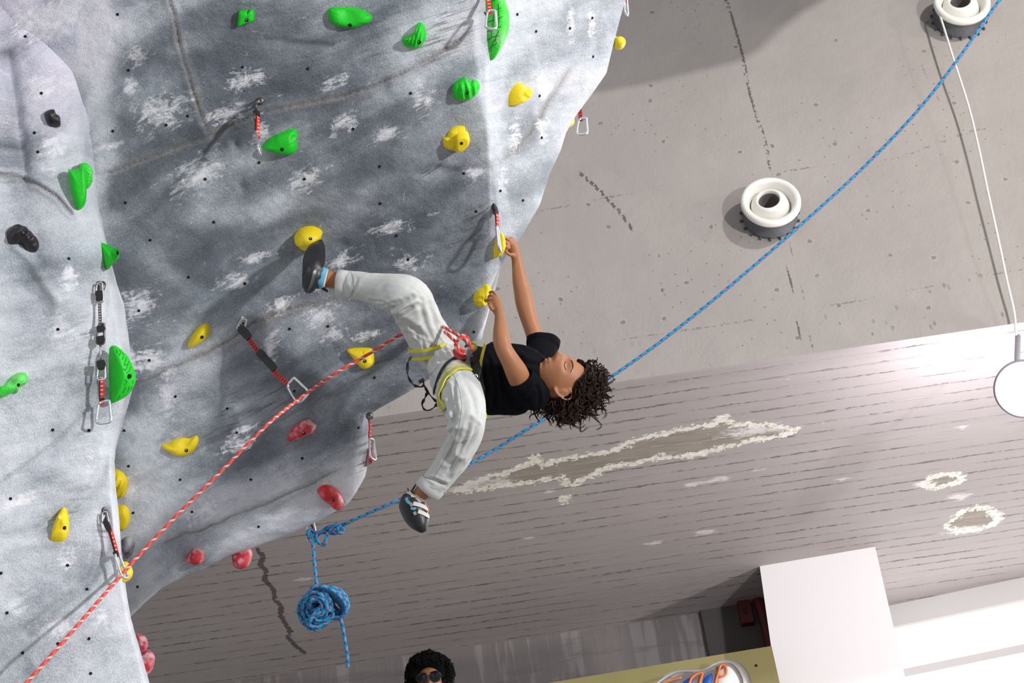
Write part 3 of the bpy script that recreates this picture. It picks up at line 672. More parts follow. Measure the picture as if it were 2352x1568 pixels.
def solid_sheet(name, px, py, D, attrs, m, parent, back=1.2):
    """front skin from measured rows, closed with sides and a back so that it is a solid mass"""
    nr, nc = px.shape; p = Pn(px, py, D)
    ctr = p.reshape(-1, 3).mean(0)
    n1 = vnoise(p, 3.2, 5) * .022 + fbm(p, 9, 3, 11) * .0065
    p = p + np.array(VIEW) * n1[..., None]
    q = p.reshape(-1, 3); f = gridf(nr, nc); N = len(q)
    loop = [c for c in range(nc)] + [r*nc + nc-1 for r in range(1, nr)] + [(nr-1)*nc + c for c in range(nc-2, -1, -1)] + [r*nc for r in range(nr-2, 0, -1)]
    rp = q[loop]; e = rp - np.array(EYE); e /= np.linalg.norm(e, axis=1)[:, None]
    bk = rp + e * back; k = len(loop)
    f += [(N + k + i, N + i, N + (i+1) % k, N + k + (i+1) % k) for i in range(k)]
    f += [tuple(N + i for i in range(k))]
    attrs['along'] = p @ np.array(tuple(CR*.93 + CU*.36)); attrs['across'] = p @ np.array(tuple(CU*.93 - CR*.36)) + .15*vnoise(p, 1.5, 61)
    at = {a: np.concatenate([v.ravel(), v.ravel()[loop], v.ravel()[loop]]) for a, v in attrs.items()}
    o = mobj(name, np.vstack([q, bk, rp]), f, m, parent, attrs=at)
    return o, BVHTree.FromPolygons([tuple(x) for x in q], gridf(nr, nc))
def wall_fields(px, py, D):
    seam = np.zeros(px.shape); wear = np.zeros(px.shape)
    q = np.stack([px/38., py/38., 0*px], -1); wx = px + 5*vnoise(q, 1.0, 21) + 2*vnoise(q, 3.1, 23); wy = py + 5*vnoise(q, 1.0, 22) + 2*vnoise(q, 3.1, 24)
    for s in SEAMS:
        d = seg_dist(wx, wy, s); e = np.minimum(np.hypot(px - s[0][0], py - s[0][1]), np.hypot(px - s[-1][0], py - s[-1][1])); k = sstep(0, 70, e)*(.65 + .5*vnoise(q, .6, 31))
        if s is SEAMS[0] or s is SEAMS[1]: k = np.maximum(k, .6*np.ones(px.shape)*sstep(0, 40, e + (20 if s is SEAMS[0] else 0)))
        D = D + k*(.010*np.exp(-(d/2.2)**2) - .007*np.exp(-((d-8)/7)**2)); seam = np.maximum(seam, np.clip(k, 0, 1)*np.exp(-(d/2.6)**2)); wear = np.maximum(wear, np.clip(k, 0, 1)*np.exp(-(np.maximum(0, d-4)/7)**2))
    for pts, w, a in FOLDS:
        d = seg_dist(px, py, pts); D = D + a*np.exp(-(d/w)**2)
    for x, y, a, b in ((790, 560, 20, 12), (555, 425, 12, 16), (540, 330, 10, 12), (1010, 385, 16, 8), (265, 290, 22, 30), (880, 200, 20, 26)):
        D = D + .02*np.exp(-(((px-x)/a)**2 + ((py-y)/b)**2))
    return D, seam, wear
cw = thing('climbing_wall', P(500, 1300, 7.6), 'overhanging grey textured climbing wall with bolt holes and chalk marks, left of the climber', 'climbing wall')
ry = np.array([y for _, y in R_PTS]); rx = np.array([x for x, _ in R_PTS])
ys = np.concatenate([np.arange(-420, 930, 5.0), np.arange(930, 1210, 3.0), np.arange(1210, 1419, 1.6)])
Rr = np.interp(ys, ry, rx); nc = 400
s = np.linspace(0, 1, nc); PX = -260 + (Rr[:, None] + 260)*s[None, :]; PY = np.repeat(ys[:, None], nc, 1)
D = D_main(PX, PY); D, seam_a, wear_a = wall_fields(PX, PY, D)
D = D + round_edge(seg_dist(PX, PY, R_PTS), 34, .075)
arete = seg_dist(PX, PY, [(1108, -200), (1112, 0), (1121, 250), (1126, 400), (1130, 600), (1110, 780)])
mottle_and_light = np.clip(sstep(1105, 1135, PX)*.42 + .45*np.exp(-(arete/50)**2) + .62*sstep(740, 1060, PX)*sstep(560, 100, PY) + .4*np.exp(-(((PX-560)/170)**2 + ((PY-480)/50)**2)) + .5*sstep(420, 280, PX)*sstep(1000, 1380, PY)
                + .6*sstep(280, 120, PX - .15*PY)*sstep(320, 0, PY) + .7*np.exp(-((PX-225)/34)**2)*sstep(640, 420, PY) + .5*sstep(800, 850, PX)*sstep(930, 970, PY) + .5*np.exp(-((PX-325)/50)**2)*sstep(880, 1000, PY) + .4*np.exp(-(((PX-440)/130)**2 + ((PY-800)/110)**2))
                + .02 + .34*sstep(820, 1010, PY) - .25*np.exp(-(((PX-720)/170)**2 + ((PY-880)/40)**2)) + .5*np.exp(-(((PX-330)/150)**2 + ((PY-60)/80)**2)) + .45*np.exp(-(((PX-620)/240)**2 + ((PY-1150)/60)**2)) + .5*fbm(np.stack([PX/190., PY/110. + PX/300., 0*PX], -1), 1.0, 3, 77), 0, 1)  # lit faces and dim centre put into the colour, over random mottling
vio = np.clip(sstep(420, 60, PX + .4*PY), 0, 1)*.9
at = dict(mottle_and_light=mottle_and_light, violet=vio, seam=seam_a, wear=wear_a, scuff=blobs(PX, PY, SCUFF), chalk=blobs(PX, PY, CHALK))
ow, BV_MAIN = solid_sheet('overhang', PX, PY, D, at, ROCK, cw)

CR_P = [(-420, 150), (0, 150), (150, 163), (300, 171), (400, 185), (480, 205), (560, 228), (650, 250), (760, 268), (860, 274), (950, 268), (1060, 250), (1150, 252), (1300, 270), (1420, 290), (1568, 330), (1750, 365)]
E_P = [(-420, 470), (0, 380), (90, 330), (135, 240), (160, 215), (300, 212), (400, 218), (480, 228), (560, 246), (650, 268), (700, 284), (760, 292), (820, 299), (900, 302), (960, 286), (1030, 266), (1060, 262), (1110, 265), (1200, 275), (1300, 283), (1420, 301), (1568, 344), (1750, 380)]
ys = np.arange(-420, 1750, 5.0); cr_x = np.interp(ys, [a for a, _ in CR_P], [b for _, b in CR_P]); e_x = np.interp(ys, [a for a, _ in E_P], [b for _, b in E_P])
nc = 150; s = np.linspace(0, 1, nc)**.8
PX = -260 + (e_x[:, None] + 260)*s[None, :]; PY = np.repeat(ys[:, None], nc, 1); CRX = np.repeat(cr_x[:, None], nc, 1)
def D_butt(px, py):
    return plane_D(px, py, 163, 150, 6.98, .62, -.24)
CB = D_butt(PX, PY)
over = np.maximum(0, PX - CRX); span = np.maximum(8, (e_x - cr_x)[:, None])
fade = sstep(90, 170, PY)
CB = CB + .14*(over/span)**1.6*fade + .02*sstep(0, 60, over)*fade
CB = CB + .07*np.exp(-(((PX-20)/60)**2 + ((PY-330)/260)**2)) - .05*np.exp(-(((PX-150)/90)**2 + ((PY-650)/200)**2)) + .04*np.exp(-(((PX-60)/100)**2 + ((PY-1100)/160)**2))
SEAMS_C = [[(-60, 400), (0, 400), (40, 405), (90, 425), (130, 450), (165, 490)], [(190, 950), (120, 1020), (40, 1080), (-30, 1130)], [(250, 640), (235, 800), (200, 930)]]
seam_c = np.zeros(PX.shape)
for k, sm in enumerate(SEAMS_C):
    d = seg_dist(PX, PY, sm); a = (.9, .35, .2)[k]; CB = CB + a*.012*np.exp(-(d/3)**2) - a*.01*np.exp(-((d-9)/6)**2); seam_c = np.maximum(seam_c, a*.7*np.exp(-(d/5)**2))
for pts, w, a in (([(20, 130), (35, 260), (60, 420)], 14, .03), ([(90, 560), (60, 660), (100, 700)], 26, .025), ([(0, 530), (70, 600), (130, 690)], 12, -.015), ([(280, 980), (210, 1120), (120, 1200), (20, 1240)], 16, .02), ([(240, 1180), (245, 1260), (205, 1330), (60, 1450)], 14, .025), ([(300, 1380), (200, 1440), (80, 1520)], 24, -.02)):
    CB = CB + a*np.exp(-(seg_dist(PX, PY, pts)/w)**2)
CB = CB + round_edge(e_x[:, None] - PX + 0*PY, 9, .03)*sstep(150, 200, PY)
mottle_and_light = np.clip(.80 + .25*np.exp(-((PX - CRX)/40)**2) - .35*np.exp(-(((PX-30)/50)**2 + ((PY-330)/200)**2)), 0, 1)  # buttress painted paler: the light on its face is put into the colour
at = dict(mottle_and_light=mottle_and_light, violet=.9*sstep(460, 120, PY)*sstep(-60, 60, PX+100), seam=seam_c, wear=seam_c*.6, scuff=.8*blobs(PX, PY, SCUFF + [(20, 340, 40, 90), (200, 780, 20, 70), (150, 1180, 60, 30)]), chalk=.9*blobs(PX, PY, CHALK))
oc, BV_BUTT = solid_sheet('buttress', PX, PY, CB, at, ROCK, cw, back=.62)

# unseen slab added above the frame, outlined to cast shade on the upper wall
LH = Vector((7.4, 2.8, 11.5)); lv = []
for (x, y) in [(1150, 215), (1375, 212), (1500, 190), (1600, 165), (1700, 140), (1750, 110), (1790, 70), (1840, 30), (1900, -5), (1990, -70), (1990, -400), (1150, -400)]:
    q = on_y(x, y, YF); lv.append(q + (LH - q)*.2)
k = len(lv); lv += [q + Vector((-.3, -.9, .1)) for q in lv]
mobj('shade_slab', lv, [tuple(range(k)), tuple(range(2*k-1, k-1, -1))] + [(i, i+k, (i+1) % k + k, (i+1) % k) for i in range(k)], ROCK, cw, False)
def wall_hit(px, py, which=None):
    r = ray(px, py).normalized(); best = None
    for bv in ([BV_MAIN, BV_BUTT] if which is None else [which]):
        h = bv.ray_cast(EYE, r)
        if h[0] is not None and (best is None or h[3] < best[1]): best = (h[0], h[3])
    return best[0] if best else None
def wall_frame(px, py, R=22, which=None):
    """contact point and outward normal of the climbing wall"""
    c = wall_hit(px, py, which); a = wall_hit(px - R, py, which); b = wall_hit(px + R, py, which); d = wall_hit(px, py - R, which); e = wall_hit(px, py + R, which)
    if None in (a, b, d, e): n = -VIEW
    else:
        n = (b - a).cross(d - e).normalized()
        if n.dot(VIEW) > 0: n = -n
        if n.dot(-VIEW) < .35: n = (n - VIEW*.6).normalized()
    return c, n
HOLES = [(270,33),(58,84),(95,214),(295,161),(79,305),(259,301),(382,287),(431,266),(557,154),(707,158),(943,214),(811,296),(872,382),(699,411),(1065,398),(595,373),(288,465),(471,411),(345,551),(433,636),(491,510),(158,594),(133,756),(319,713),
         (562,651),(343,827),(403,910),(522,938),(121,987),(204,988),(284,988),(295,1070),(414,1101),(576,1101),(544,993),(694,1052),(24,1145),(155,1298),(200,1353),(16,1407),(133,1478),(52,1499),(204,1466),(208,1546),(316,1347),(594,1209),(306,1177),(441,1175),
         (753,749),(676,898),(860,867),(665,755),(823,982),(910,541),(937,596),(1188,33),(1231,72),(1309,65),(1360,41),(1362,130),(1239,220),(1244,316),(1149,438),(1201,460),(1093,485),(1088,762),(557,742),(87,349),(873,467),(2,1316)]
hv, hf = lathe_data((0, 0, 0), (0, 0, 1), [(.0018, .0050), (.0018, .0060), (-.012, .0060)], 14)
hv2, hf2 = lathe_data((0, 0, 0), (0, 0, 1), [(.0012, .0), (.0012, .0055)], 14)
hvv = list(hv) + list(hv2); hff = hf + [tuple(i + len(hv) for i in q) for q in hf2]
hm = None
for (x, y) in HOLES:
    c, n_ = wall_frame(x, y, 14)
    if c is None: continue
    rot = n_.to_track_quat('Z', 'Y')
    if hm is None:
        h0 = mobj('bolt_hole', hvv, hff, HOLE, cw, origin=(0, 0, 0)); hm = h0.data; h = h0
    else: h = bpy.data.objects.new('bolt_hole', hm); C.objects.link(h); h.parent = cw
    h.rotation_euler = rot.to_euler(); h.location = c + n_*.001 - cw.location

# ------------------------------------------------------------------ climbing holds
def shape(name, outline, c, n, h, m, parent, apex=None, pw=2.4, rough=.0, ridges=None, dish=None, rings=14, sub=6, sink=.03, seed=1, lean=(0, 0), tall=None):
    """swollen resin form on the wall plane through c with normal n; outline and apex are where its rim and top stand"""
    pts = catmull([(a, b, 0) for a, b in outline] + [(outline[0][0], outline[0][1], 0)], sub)[:-1]
    ax, ay = apex or (sum(a for a, _ in outline)/len(outline), sum(b for _, b in outline)/len(outline))
    N = len(pts); V = []; ln = CR*lean[0] + CU*lean[1]
    for k in range(rings + 1):
        r = 1 - k / rings
        r = r**.75
        for q in pts:
            x, y = ax + (q[0]-ax)*r, ay + (q[1]-ay)*r
            b = on_plane(x, y, c, n); hh = h * (1 - r**pw)**.62
            if ridges: hh *= 1 + ridges[1]*math.sin(ridges[0]*((x-ax)*math.cos(ridges[2]) + (y-ay)*math.sin(ridges[2])))*(1 - r**6)
            if dish:
                for (dx, dy, dr, da) in dish: hh += da*math.exp(-(((x-dx)**2 + (y-dy)**2)/dr**2))*(1-r**4)
            V.append(b + n*max(hh, 0) + ln*(1 - r**2))
            if k == rings: break
    V = np.array([tuple(v) for v in V])
    if rough:
        nz = fbm(V, 28, 3, seed)*rough; nz[:N] *= .2; V = V + np.array(n)*nz[:, None]
    f = gridf(rings, N, True) + [((rings-1)*N + i, (rings-1)*N + (i+1) % N, rings*N) for i in range(N)]
    o = len(V); V = np.vstack([V, V[:N] - np.array(n)*sink]); f += [((i+1) % N, i, o + i, o + (i+1) % N) for i in range(N)]
    f += [tuple(o + i for i in range(N))]
    ob = mobj(name, V, f, m, parent)
    return ob, BVHTree.FromPolygons([tuple(v) for v in V], f)
def bolt_on(bv, x, y, parent, n, r=.0070, steel=True):
    h = bv.ray_cast(EYE, ray(x, y).normalized())
    if h[0] is None: return
    c = h[0]; nn = (h[1] if h[1].dot(VIEW) < 0 else -h[1]).normalized(); c = c + nn*r*.10
    v, f = lathe_data(c, nn, [(-.004, r*1.1), (.0012, r*1.1), (.0014, r*.9), (.0014, 0)], 20); mobj('bolt_socket', v, f, HOLE, parent)
    if steel:
        c2 = c - CR*r*.28 + CU*r*.28; v, f = lathe_data(c2, nn, [(.0010, r*.52), (.0022, r*.50), (.0022, r*.26), (.0016, r*.26)], 12); mobj('bolt_head', v, f, STEEL, parent)
def hold(outline, label, m, h, bolt=None, name='climbing_hold', at=None, which=None, normal=None, D=None, group=None, **kw):
    cx, cy = sum(a for a, _ in outline)/len(outline), sum(b for _, b in outline)/len(outline)
    ax, ay = at or (cx, cy)
    c, n = wall_frame(ax, ay, 18, which)
    if c is None: c = P(ax, ay, D or 7.4); n = -VIEW
    if D: c = P(ax, ay, D)
    if normal is not None: n = (CR*normal[0] + CU*normal[1] - VIEW*normal[2]).normalized()
    q = on_plane(cx, cy, c, n)
    t = thing(name, q, label, 'climbing hold', group)
    o, bv = shape('body', outline, c, n, h, m, t, **kw)
    if bolt: bolt_on(bv, bolt[0], bolt[1], t, n)
    return t, o, bv, c, n
def groove(bv, pts, parent, r=.002):
    q = [bv.ray_cast(EYE, ray(z[0], z[1]).normalized())[0] for z in catmull([(a, b, 0) for a, b in pts], 5)]
    q = [z - VIEW*.0005 for z in q if z is not None]
    if len(q) > 3:
        v, f, uv = tube_data(q, r, 5); mobj('groove', v, f, mat('deep_green_groove', (0.004, 0.28, 0.008), .6), parent)
M_ = BV_MAIN; B_ = BV_BUTT
# green
hold([(549,24),(557,23),(568,24),(571,29),(574,22),(583,22),(585,36),(584,47),(572,52),(556,58),(545,62),(547,45)], 'small green blocky hold with a notched top, topmost left of the greens', GREEN, .035, (567,46), pw=6, sub=2, apex=(566,42))
hold([(752,32),(755,20),(766,16),(785,17),(802,16),(830,21),(848,31),(856,37),(852,50),(838,56),(815,64),(790,63),(770,58),(758,48)], 'wide green scooped hold with a curled lip at the top middle of the wall', GREEN, .05, (804,58), apex=(806,44), dish=[(800,27,26,-.03)], pw=3)
hold([(923,90),(925,99),(935,108),(955,112),(968,105),(977,90),(979,75),(973,57),(966,51),(959,55),(953,72),(940,82)], 'green crescent hold shaped like a fin, with grooves down its right side', GREEN, .045, (963,97), apex=(958,88), ridges=(.75,.10,.25), pw=2.6)
hold([(1039,205),(1042,192),(1055,182),(1067,177),(1074,184),(1082,186),(1088,183),(1098,187),(1102,197),(1099,210),(1088,222),(1075,230),(1058,230),(1043,225)], 'rounded green hold with flowing ridges just left of the upright wall edge', GREEN, .05, (1073,213), apex=(1070,206), ridges=(.42,.13,-.1), pw=2.6)
gt, go, gb, gc, gn = hold([(1114,-60),(1130,-45),(1146,-18),(1157,10),(1161,45),(1157,80),(1145,110),(1125,141),(1120,110),(1117,50),(1115,0)], 'large green domed feature with brick-like grooves behind the upright edge at the top', GREEN_L, .055, at=(1160,60), which=M_, apex=(1138,45), pw=2.8, sub=8)
for pts in ([(1124,112),(1134,104),(1142,98)], [(1120,92),(1134,84),(1148,82)], [(1120,72),(1136,66),(1152,60)], [(1122,50),(1138,44),(1155,38)], [(1124,28),(1140,22),(1152,18)], [(1122,8),(1136,0),(1148,-4)],
            [(1128,118),(1130,104),(1136,90)], [(1138,96),(1140,84),(1146,70)], [(1128,84),(1130,70),(1134,58)], [(1144,64),(1146,50),(1148,38)], [(1132,58),(1134,44),(1136,30)], [(1146,36),(1146,22),(1144,8)], [(1132,22),(1130,8),(1126,-6)]):
    groove(gb, pts, gt)
hold([(601,338),(613,326),(628,313),(655,301),(672,297),(681,303),(684,313),(679,319),(683,330),(681,345),(671,353),(650,354),(625,349)], 'green heart-shaped hold beside the hanging clip strap, pointed to the left', GREEN, .045, (648,343), apex=(655,332), pw=2.8, dish=[(676,311,7,-.02)])
# two-piece green hold on the crest
c7 = P(190, 420, 6.84); n7 = (CR*.75 + CU*.1 - VIEW*.75).normalized()
t7 = thing('climbing_hold', c7, 'tall green hold with a smooth fin and a ribbed back on the left crest', 'climbing hold')
shape('fin', [(157,388),(170,390),(182,386),(190,378),(196,392),(199,425),(196,466),(180,482),(170,462),(161,428)], c7, (CR*.25 - VIEW).normalized(), .045, GREEN, t7, apex=(188,440), pw=4)
o7, b7 = shape('ribbed_back', [(182,376),(190,374),(200,375),(209,382),(214,394),(212,404),(213,414),(208,426),(198,433),(188,420)], c7 - VIEW*-.05, (CR*.3 - VIEW).normalized(), .05, GREEN_L, t7, ridges=(.9,.08,1.5), pw=2.4)
n8 = (CR*.6 - CU*.1 - VIEW*.8).normalized(); c8 = P(238, 588, 6.86)
t8 = thing('climbing_hold', c8, 'green pyramid hold with a bolt hole at its tip on the left crest', 'climbing hold')
def poly_hold(pix, faces, m, parent, name='body'):
    v = [P(*q) for q in pix]; o = mobj(name, v, faces, m, parent, False); bm = bmesh.new(); bm.from_mesh(o.data); bmesh.ops.bevel(bm, geom=bm.edges[:], offset=.003, segments=2, affect='EDGES'); bmesh.ops.recalc_face_normals(bm, faces=bm.faces); bm.to_mesh(o.data); bm.free()
    vv = [tuple(o.data.vertices[i].co + o.location + parent.location) for i in range(len(o.data.vertices))]
    return o, BVHTree.FromPolygons(vv, [tuple(p.vertices) for p in o.data.polygons])
o8, b8 = poly_hold([(227,554,6.90),(246,621,6.84),(266,569,6.86),(273,592,6.84),(263,602,6.80),(277,577,6.80),(222,560,7.1),(243,612,7.1),(268,580,7.1)], [(0,1,4,3),(0,3,5,2),(3,4,5),(0,2,8,6),(1,0,6,7),(2,5,8),(5,4,8),(4,1,7,8),(6,8,7)], GREEN, t8)
bolt_on(b8, 271, 580, t8, -VIEW, .008, False); bolt_on(b8, 247, 610, t8, -VIEW, .004, False)
# half moon
t9 = thing('climbing_hold', P(280, 860, 6.85), 'large green half-moon hold with carved strokes, right of the hanging chain', 'climbing hold')
o9, b9 = shape('body', [(256,800),(261,794),(268,795),(282,806),(296,822),(307,846),(312,868),(309,884),(300,900),(287,912),(258,925),(256,905),(255,860),(255,820)], P(270, 860, 6.74), (CR*.55 - VIEW).normalized(), .06, GREEN, t9, apex=(277,862), pw=1.6, sub=5)
bolt_on(b9, 297, 864, t9, -VIEW, .009, False)
for pts in ([(268,802),(270,810)], [(273,804),(277,808),(274,816)], [(280,810),(285,814)], [(284,818),(281,826)], [(290,822),(286,838),(292,836)], [(296,830),(289,850),(284,846)], [(300,842),(297,852),(290,856)], [(303,856),(302,866)], [(306,872),(304,880)], [(286,872),(292,876),(286,884)], [(290,888),(282,902)], [(298,886),(294,898)], [(276,908),(270,916)], [(304,886),(300,894)]):
    groove(b9, pts, t9)
hold([(-14,890),(2,888),(12,880),(22,868),(32,861),(46,855),(58,857),(64,868),(60,880),(50,886),(42,892),(38,903),(27,903),(12,911),(-4,915),(-14,912)], 'knobbly green hold at the left edge of the photo', GREEN_L, .05, (42,884), which=B_, rough=.006, dish=[(20,878,8,-.015)], pw=2.4)
# yellow
hold([(1398,112),(1399,100),(1402,86),(1407,79),(1413,84),(1416,96),(1412,104),(1404,110)], 'yellow knob sticking out from the far right edge of the wall near the top', YEL, .03, at=(1396,98), D=8.25, normal=(.55,0,.8))
tk = [o for o in C.objects if o.name.startswith('climbing_hold')][-1]
shape('knob', [(1411,88),(1420,84),(1430,85),(1437,93),(1436,103),(1428,111),(1418,112),(1410,106),(1408,98)], P(1423,98,8.22), -VIEW, .05, YEL, tk, pw=2)
hold([(1165,243),(1166,228),(1170,212),(1180,197),(1191,190),(1198,195),(1204,201),(1214,201),(1218,210),(1214,220),(1204,231),(1190,239),(1178,243)], 'yellow hold with a crease like folded petals, right of the upright edge', YEL, .05, apex=(1194,216), dish=[(1192,218,6,-.018),(1200,209,5,-.012)], pw=2.2)
hold([(1290,297),(1290,283),(1293,274),(1298,272),(1302,275),(1308,271),(1317,272),(1319,281),(1314,289),(1304,294)], 'small yellow hold on the right silhouette beside a dangling clip', YEL, .035, at=(1292,284), D=7.80, normal=(.3,0,1), dish=[(1303,280,4,-.012)], pw=2.2)
ty, oy, by, cy_, ny = hold([(1017,325),(1019,317),(1027,312),(1033,299),(1044,292),(1056,289),(1067,291),(1070,300),(1072,312),(1066,332),(1056,344),(1047,347),(1038,344),(1028,343),(1020,336)], 'yellow hold with a protruding flat knob, upper right of the main face', YEL, .03, apex=(1052,322), pw=3, rough=.004)
oy2, by2 = shape('knob', [(1046,326),(1047,314),(1054,309),(1066,308),(1075,311),(1079,319),(1076,331),(1068,340),(1056,347),(1048,343)], cy_ + ny*.04, (ny - VIEW*.4 - CU*.3).normalized(), .028, YEL, ty, pw=9, apex=(1061,329), sink=.05)
bolt_on(by2, 1060, 329, ty, -VIEW, .006, False)
hold([(1139,592),(1138,570),(1140,545),(1147,533),(1154,537),(1158,552),(1158,572),(1151,586)], 'yellow rounded hold under the climber\'s upper hand', YEL, .05, at=(1150,562), D=7.36, normal=(.35,0,1), pw=2.2)
hold([(1088,690),(1090,677),(1097,667),(1107,660),(1118,652),(1126,660),(1130,670),(1129,682),(1120,694),(1106,704),(1094,702)], 'rough cracked yellow hold gripped by the climber\'s lower hand', YEL, .05, at=(1104,680), which=M_, rough=.012, pw=2.6, seed=4, dish=[(1112,684,4,-.03)])
hold([(675,545),(678,536),(686,527),(696,521),(710,518),(724,519),(736,525),(741,532),(738,545),(730,558),(722,569),(713,573),(702,570),(692,567),(684,560),(677,554)], 'large yellow faceted hold above the climber\'s raised shoe', YEL, .085, (713,548), apex=(708,546), pw=4, dish=[(706,536,14,.012),(700,560,8,-.008)], rough=.003)
hold([(431,799),(433,786),(440,770),(450,757),(464,745),(473,743),(480,749),(482,760),(478,772),(466,784),(450,794),(438,799)], 'yellow almond-shaped hold at the lower left of the main face, alone', YEL, .05, (464,774), apex=(462,766), pw=2)
hold([(796,803),(806,799),(830,798),(850,799),(857,804),(859,820),(857,835),(847,845),(835,847),(826,841),(815,828),(805,815)], 'yellow teardrop hold crossed by the red rope', YEL, .045, (838,829), pw=3, apex=(838,822), dish=[(813,802,3,-.01),(820,803,3,-.01),(828,805,3,-.01),(836,807,3,-.01)])
hold([(368,1024),(372,1018),(384,1017),(400,1008),(420,1003),(438,1005),(447,1001),(454,1001),(456,1010),(453,1024),(446,1034),(430,1043),(412,1045),(395,1040),(380,1031)], 'yellow banana-shaped hold on the lower part of the main face', YEL, .045, (428,1034), apex=(420,1026), dish=[(425,1010,16,-.02)], pw=2.6)
hold([(250,1080),(264,1079),(275,1081),(287,1090),(294,1105),(294,1120),(288,1134),(276,1142),(262,1140),(250,1120)], 'yellow ribbed disc hold half hidden behind the left buttress, upper of the two', YEL, .05, at=(300,1110), which=M_, ridges=(.45,.12,.5), pw=2.6)
hold([(268,1160),(284,1158),(292,1163),(298,1175),(299,1190),(294,1205),(284,1216),(268,1210)], 'yellow disc hold half hidden behind the left buttress, lower of the two', YEL, .04, at=(304,1187), which=M_, pw=3.5)
hold([(271,1318),(270,1306),(276,1296),(287,1291),(296,1296),(303,1306),(305,1318),(300,1329),(290,1336),(276,1341),(270,1332)], 'lumpy yellow hold behind the lower left clip on the red rope', YEL, .04, at=(276,1318), which=B_, D=6.74, normal=(.2,0,1), rough=.008, pw=2.4)
hold([(117,1241),(118,1225),(124,1205),(132,1186),(142,1170),(149,1166),(155,1174),(158,1190),(159,1210),(154,1228),(145,1239),(130,1242)], 'yellow leaf-shaped hold on the lower left buttress', YEL, .045, (148,1212), which=B_, apex=(142,1208), pw=2.4, dish=[(136,1200,5,.01),(148,1212,7,.008)], ridges=(.3,.06,1.3))
# red
hold([(660,1006),(664,995),(670,985),(682,975),(698,964),(712,962),(719,969),(727,976),(725,986),(718,994),(704,999),(690,1006),(676,1010),(663,1013)], 'chalky red folded hold below the strap clip on the lower main face', RED, .045, (697,994), apex=(694,986), ridges=(.22,.2,1.0), pw=2.2, rough=.004)
hold([(729,1128),(736,1119),(750,1115),(766,1118),(778,1126),(787,1141),(790,1156),(785,1166),(774,1169),(763,1164),(752,1152),(742,1146),(733,1136)], 'shiny red curled hold at the lower right corner of the wall', mat('glossy_red_resin', (0.55, 0.012, 0.02), .35, bump=.3, bscale=90, dust=.2, vscale=18), .05, (766,1148), apex=(764,1143), dish=[(758,1138,8,-.025)], pw=2.2)
hold([(420,1286),(426,1280),(434,1270),(443,1260),(455,1259),(466,1266),(471,1275),(468,1287),(456,1293),(440,1291)], 'small dull red nose-shaped hold on the bottom wall edge, left of the red ball', RED, .05, apex=(452,1276), pw=2)
hold([(534,1292),(533,1278),(538,1268),(550,1262),(565,1260),(574,1264),(578,1276),(576,1290),(568,1300),(555,1304),(543,1302)], 'round red ball hold hanging from the bottom edge of the wall', RED, .07, at=(556,1276), D=7.85, normal=(0,-.3,1), pw=2.0)
hold([(312,1456),(322,1459),(331,1459),(338,1468),(340,1480),(335,1492),(328,1498),(322,1492),(314,1474)], 'chalky red hold on the lower left silhouette, upper of the pair', RED, .03, at=(318,1475), D=6.92, normal=(.45,0,1), dish=[(326,1476,4,-.015)])
hold([(308,1500),(318,1503),(328,1503),(336,1496),(346,1495),(355,1504),(355,1520),(350,1536),(342,1546),(332,1549),(324,1538),(314,1520)], 'chalky red forked hold on the lower left silhouette, lower of the pair', RED, .035, at=(326,1520), D=6.9, normal=(.45,0,1), dish=[(327,1512,5,-.02),(341,1512,4,-.012)])
hold([(841,1072),(843,1050),(848,1034),(854,1029),(858,1040),(857,1055),(850,1068)], 'pink red hold peeping from the lower lobe edge behind a clip', RED, .03, at=(846,1052), D=7.75, normal=(.5,0,1))
# black
hold([(101,262),(108,254),(121,252),(126,258),(128,264),(137,269),(139,280),(138,290),(126,293),(112,288),(106,278)], 'small black angular hold near the top of the left buttress', BLK, .04, (118,278), which=B_, rough=.006, pw=3, sub=2)
hold([(13,546),(16,532),(24,522),(36,516),(48,519),(58,524),(66,531),(78,543),(88,555),(90,566),(84,577),(72,578),(58,572),(48,562),(34,563),(20,560)], 'larger black shell-like hold with ridges at the left edge', BLK, .06, (56,537), which=B_, ridges=(.38,.14,.9), pw=2.2, rough=.003)
hold([(280,1240),(288,1232),(298,1230),(306,1236),(310,1248),(306,1264),(300,1284),(294,1293),(287,1290),(284,1270),(278,1255)], 'chalk-dusted black horn hold behind the left buttress edge', BLKD, .05, at=(312,1262), which=M_, pw=2.2)

# ------------------------------------------------------------------ clips, slings and ropes
def carabiner(pa, pb, side, w, parent, m=ALU, r=.0048, gate_m=None, name='carabiner', gate_side=-1):
    pa, pb = Vector(pa), Vector(pb); L = (pb - pa).length; d = (pb - pa).normalized(); s = (Vector(side) - d*Vector(side).dot(d)).normalized()
    prof = [(.28, 0.0), (.48, .02), (.5, .14), (.5, .5), (.5, .8), (.40, .95), (.15, 1.0), (-.25, .99), (-.46, .92), (-.5, .84)]
    prof2 = [(-.5, .84), (-.42, .55), (-.30, .25), (-.22, .10), (-.05, .01), (.28, 0.0)]
    q = [pa + s*(x*w) + d*(t*L) for x, t in prof]
    v, f, uv = tube_data(catmull([pa + s*(-.05*w) + d*(.005*L)] + q, 5), r, 10); o = mobj(name, v, f, m, parent)
    g = [pa + s*(x*w) + d*(t*L) for x, t in prof2[:4]]
    v, f, uv = tube_data(catmull(g, 4), r*.8, 8); mobj('gate', v, f, gate_m or m, o)
    v, f, uv = tube_data([pa + s*(-.22*w) + d*(.10*L), pa + s*(-.05*w) + d*(.005*L)], r, 8); mobj('gate_hinge', v, f, m, o)
    return o
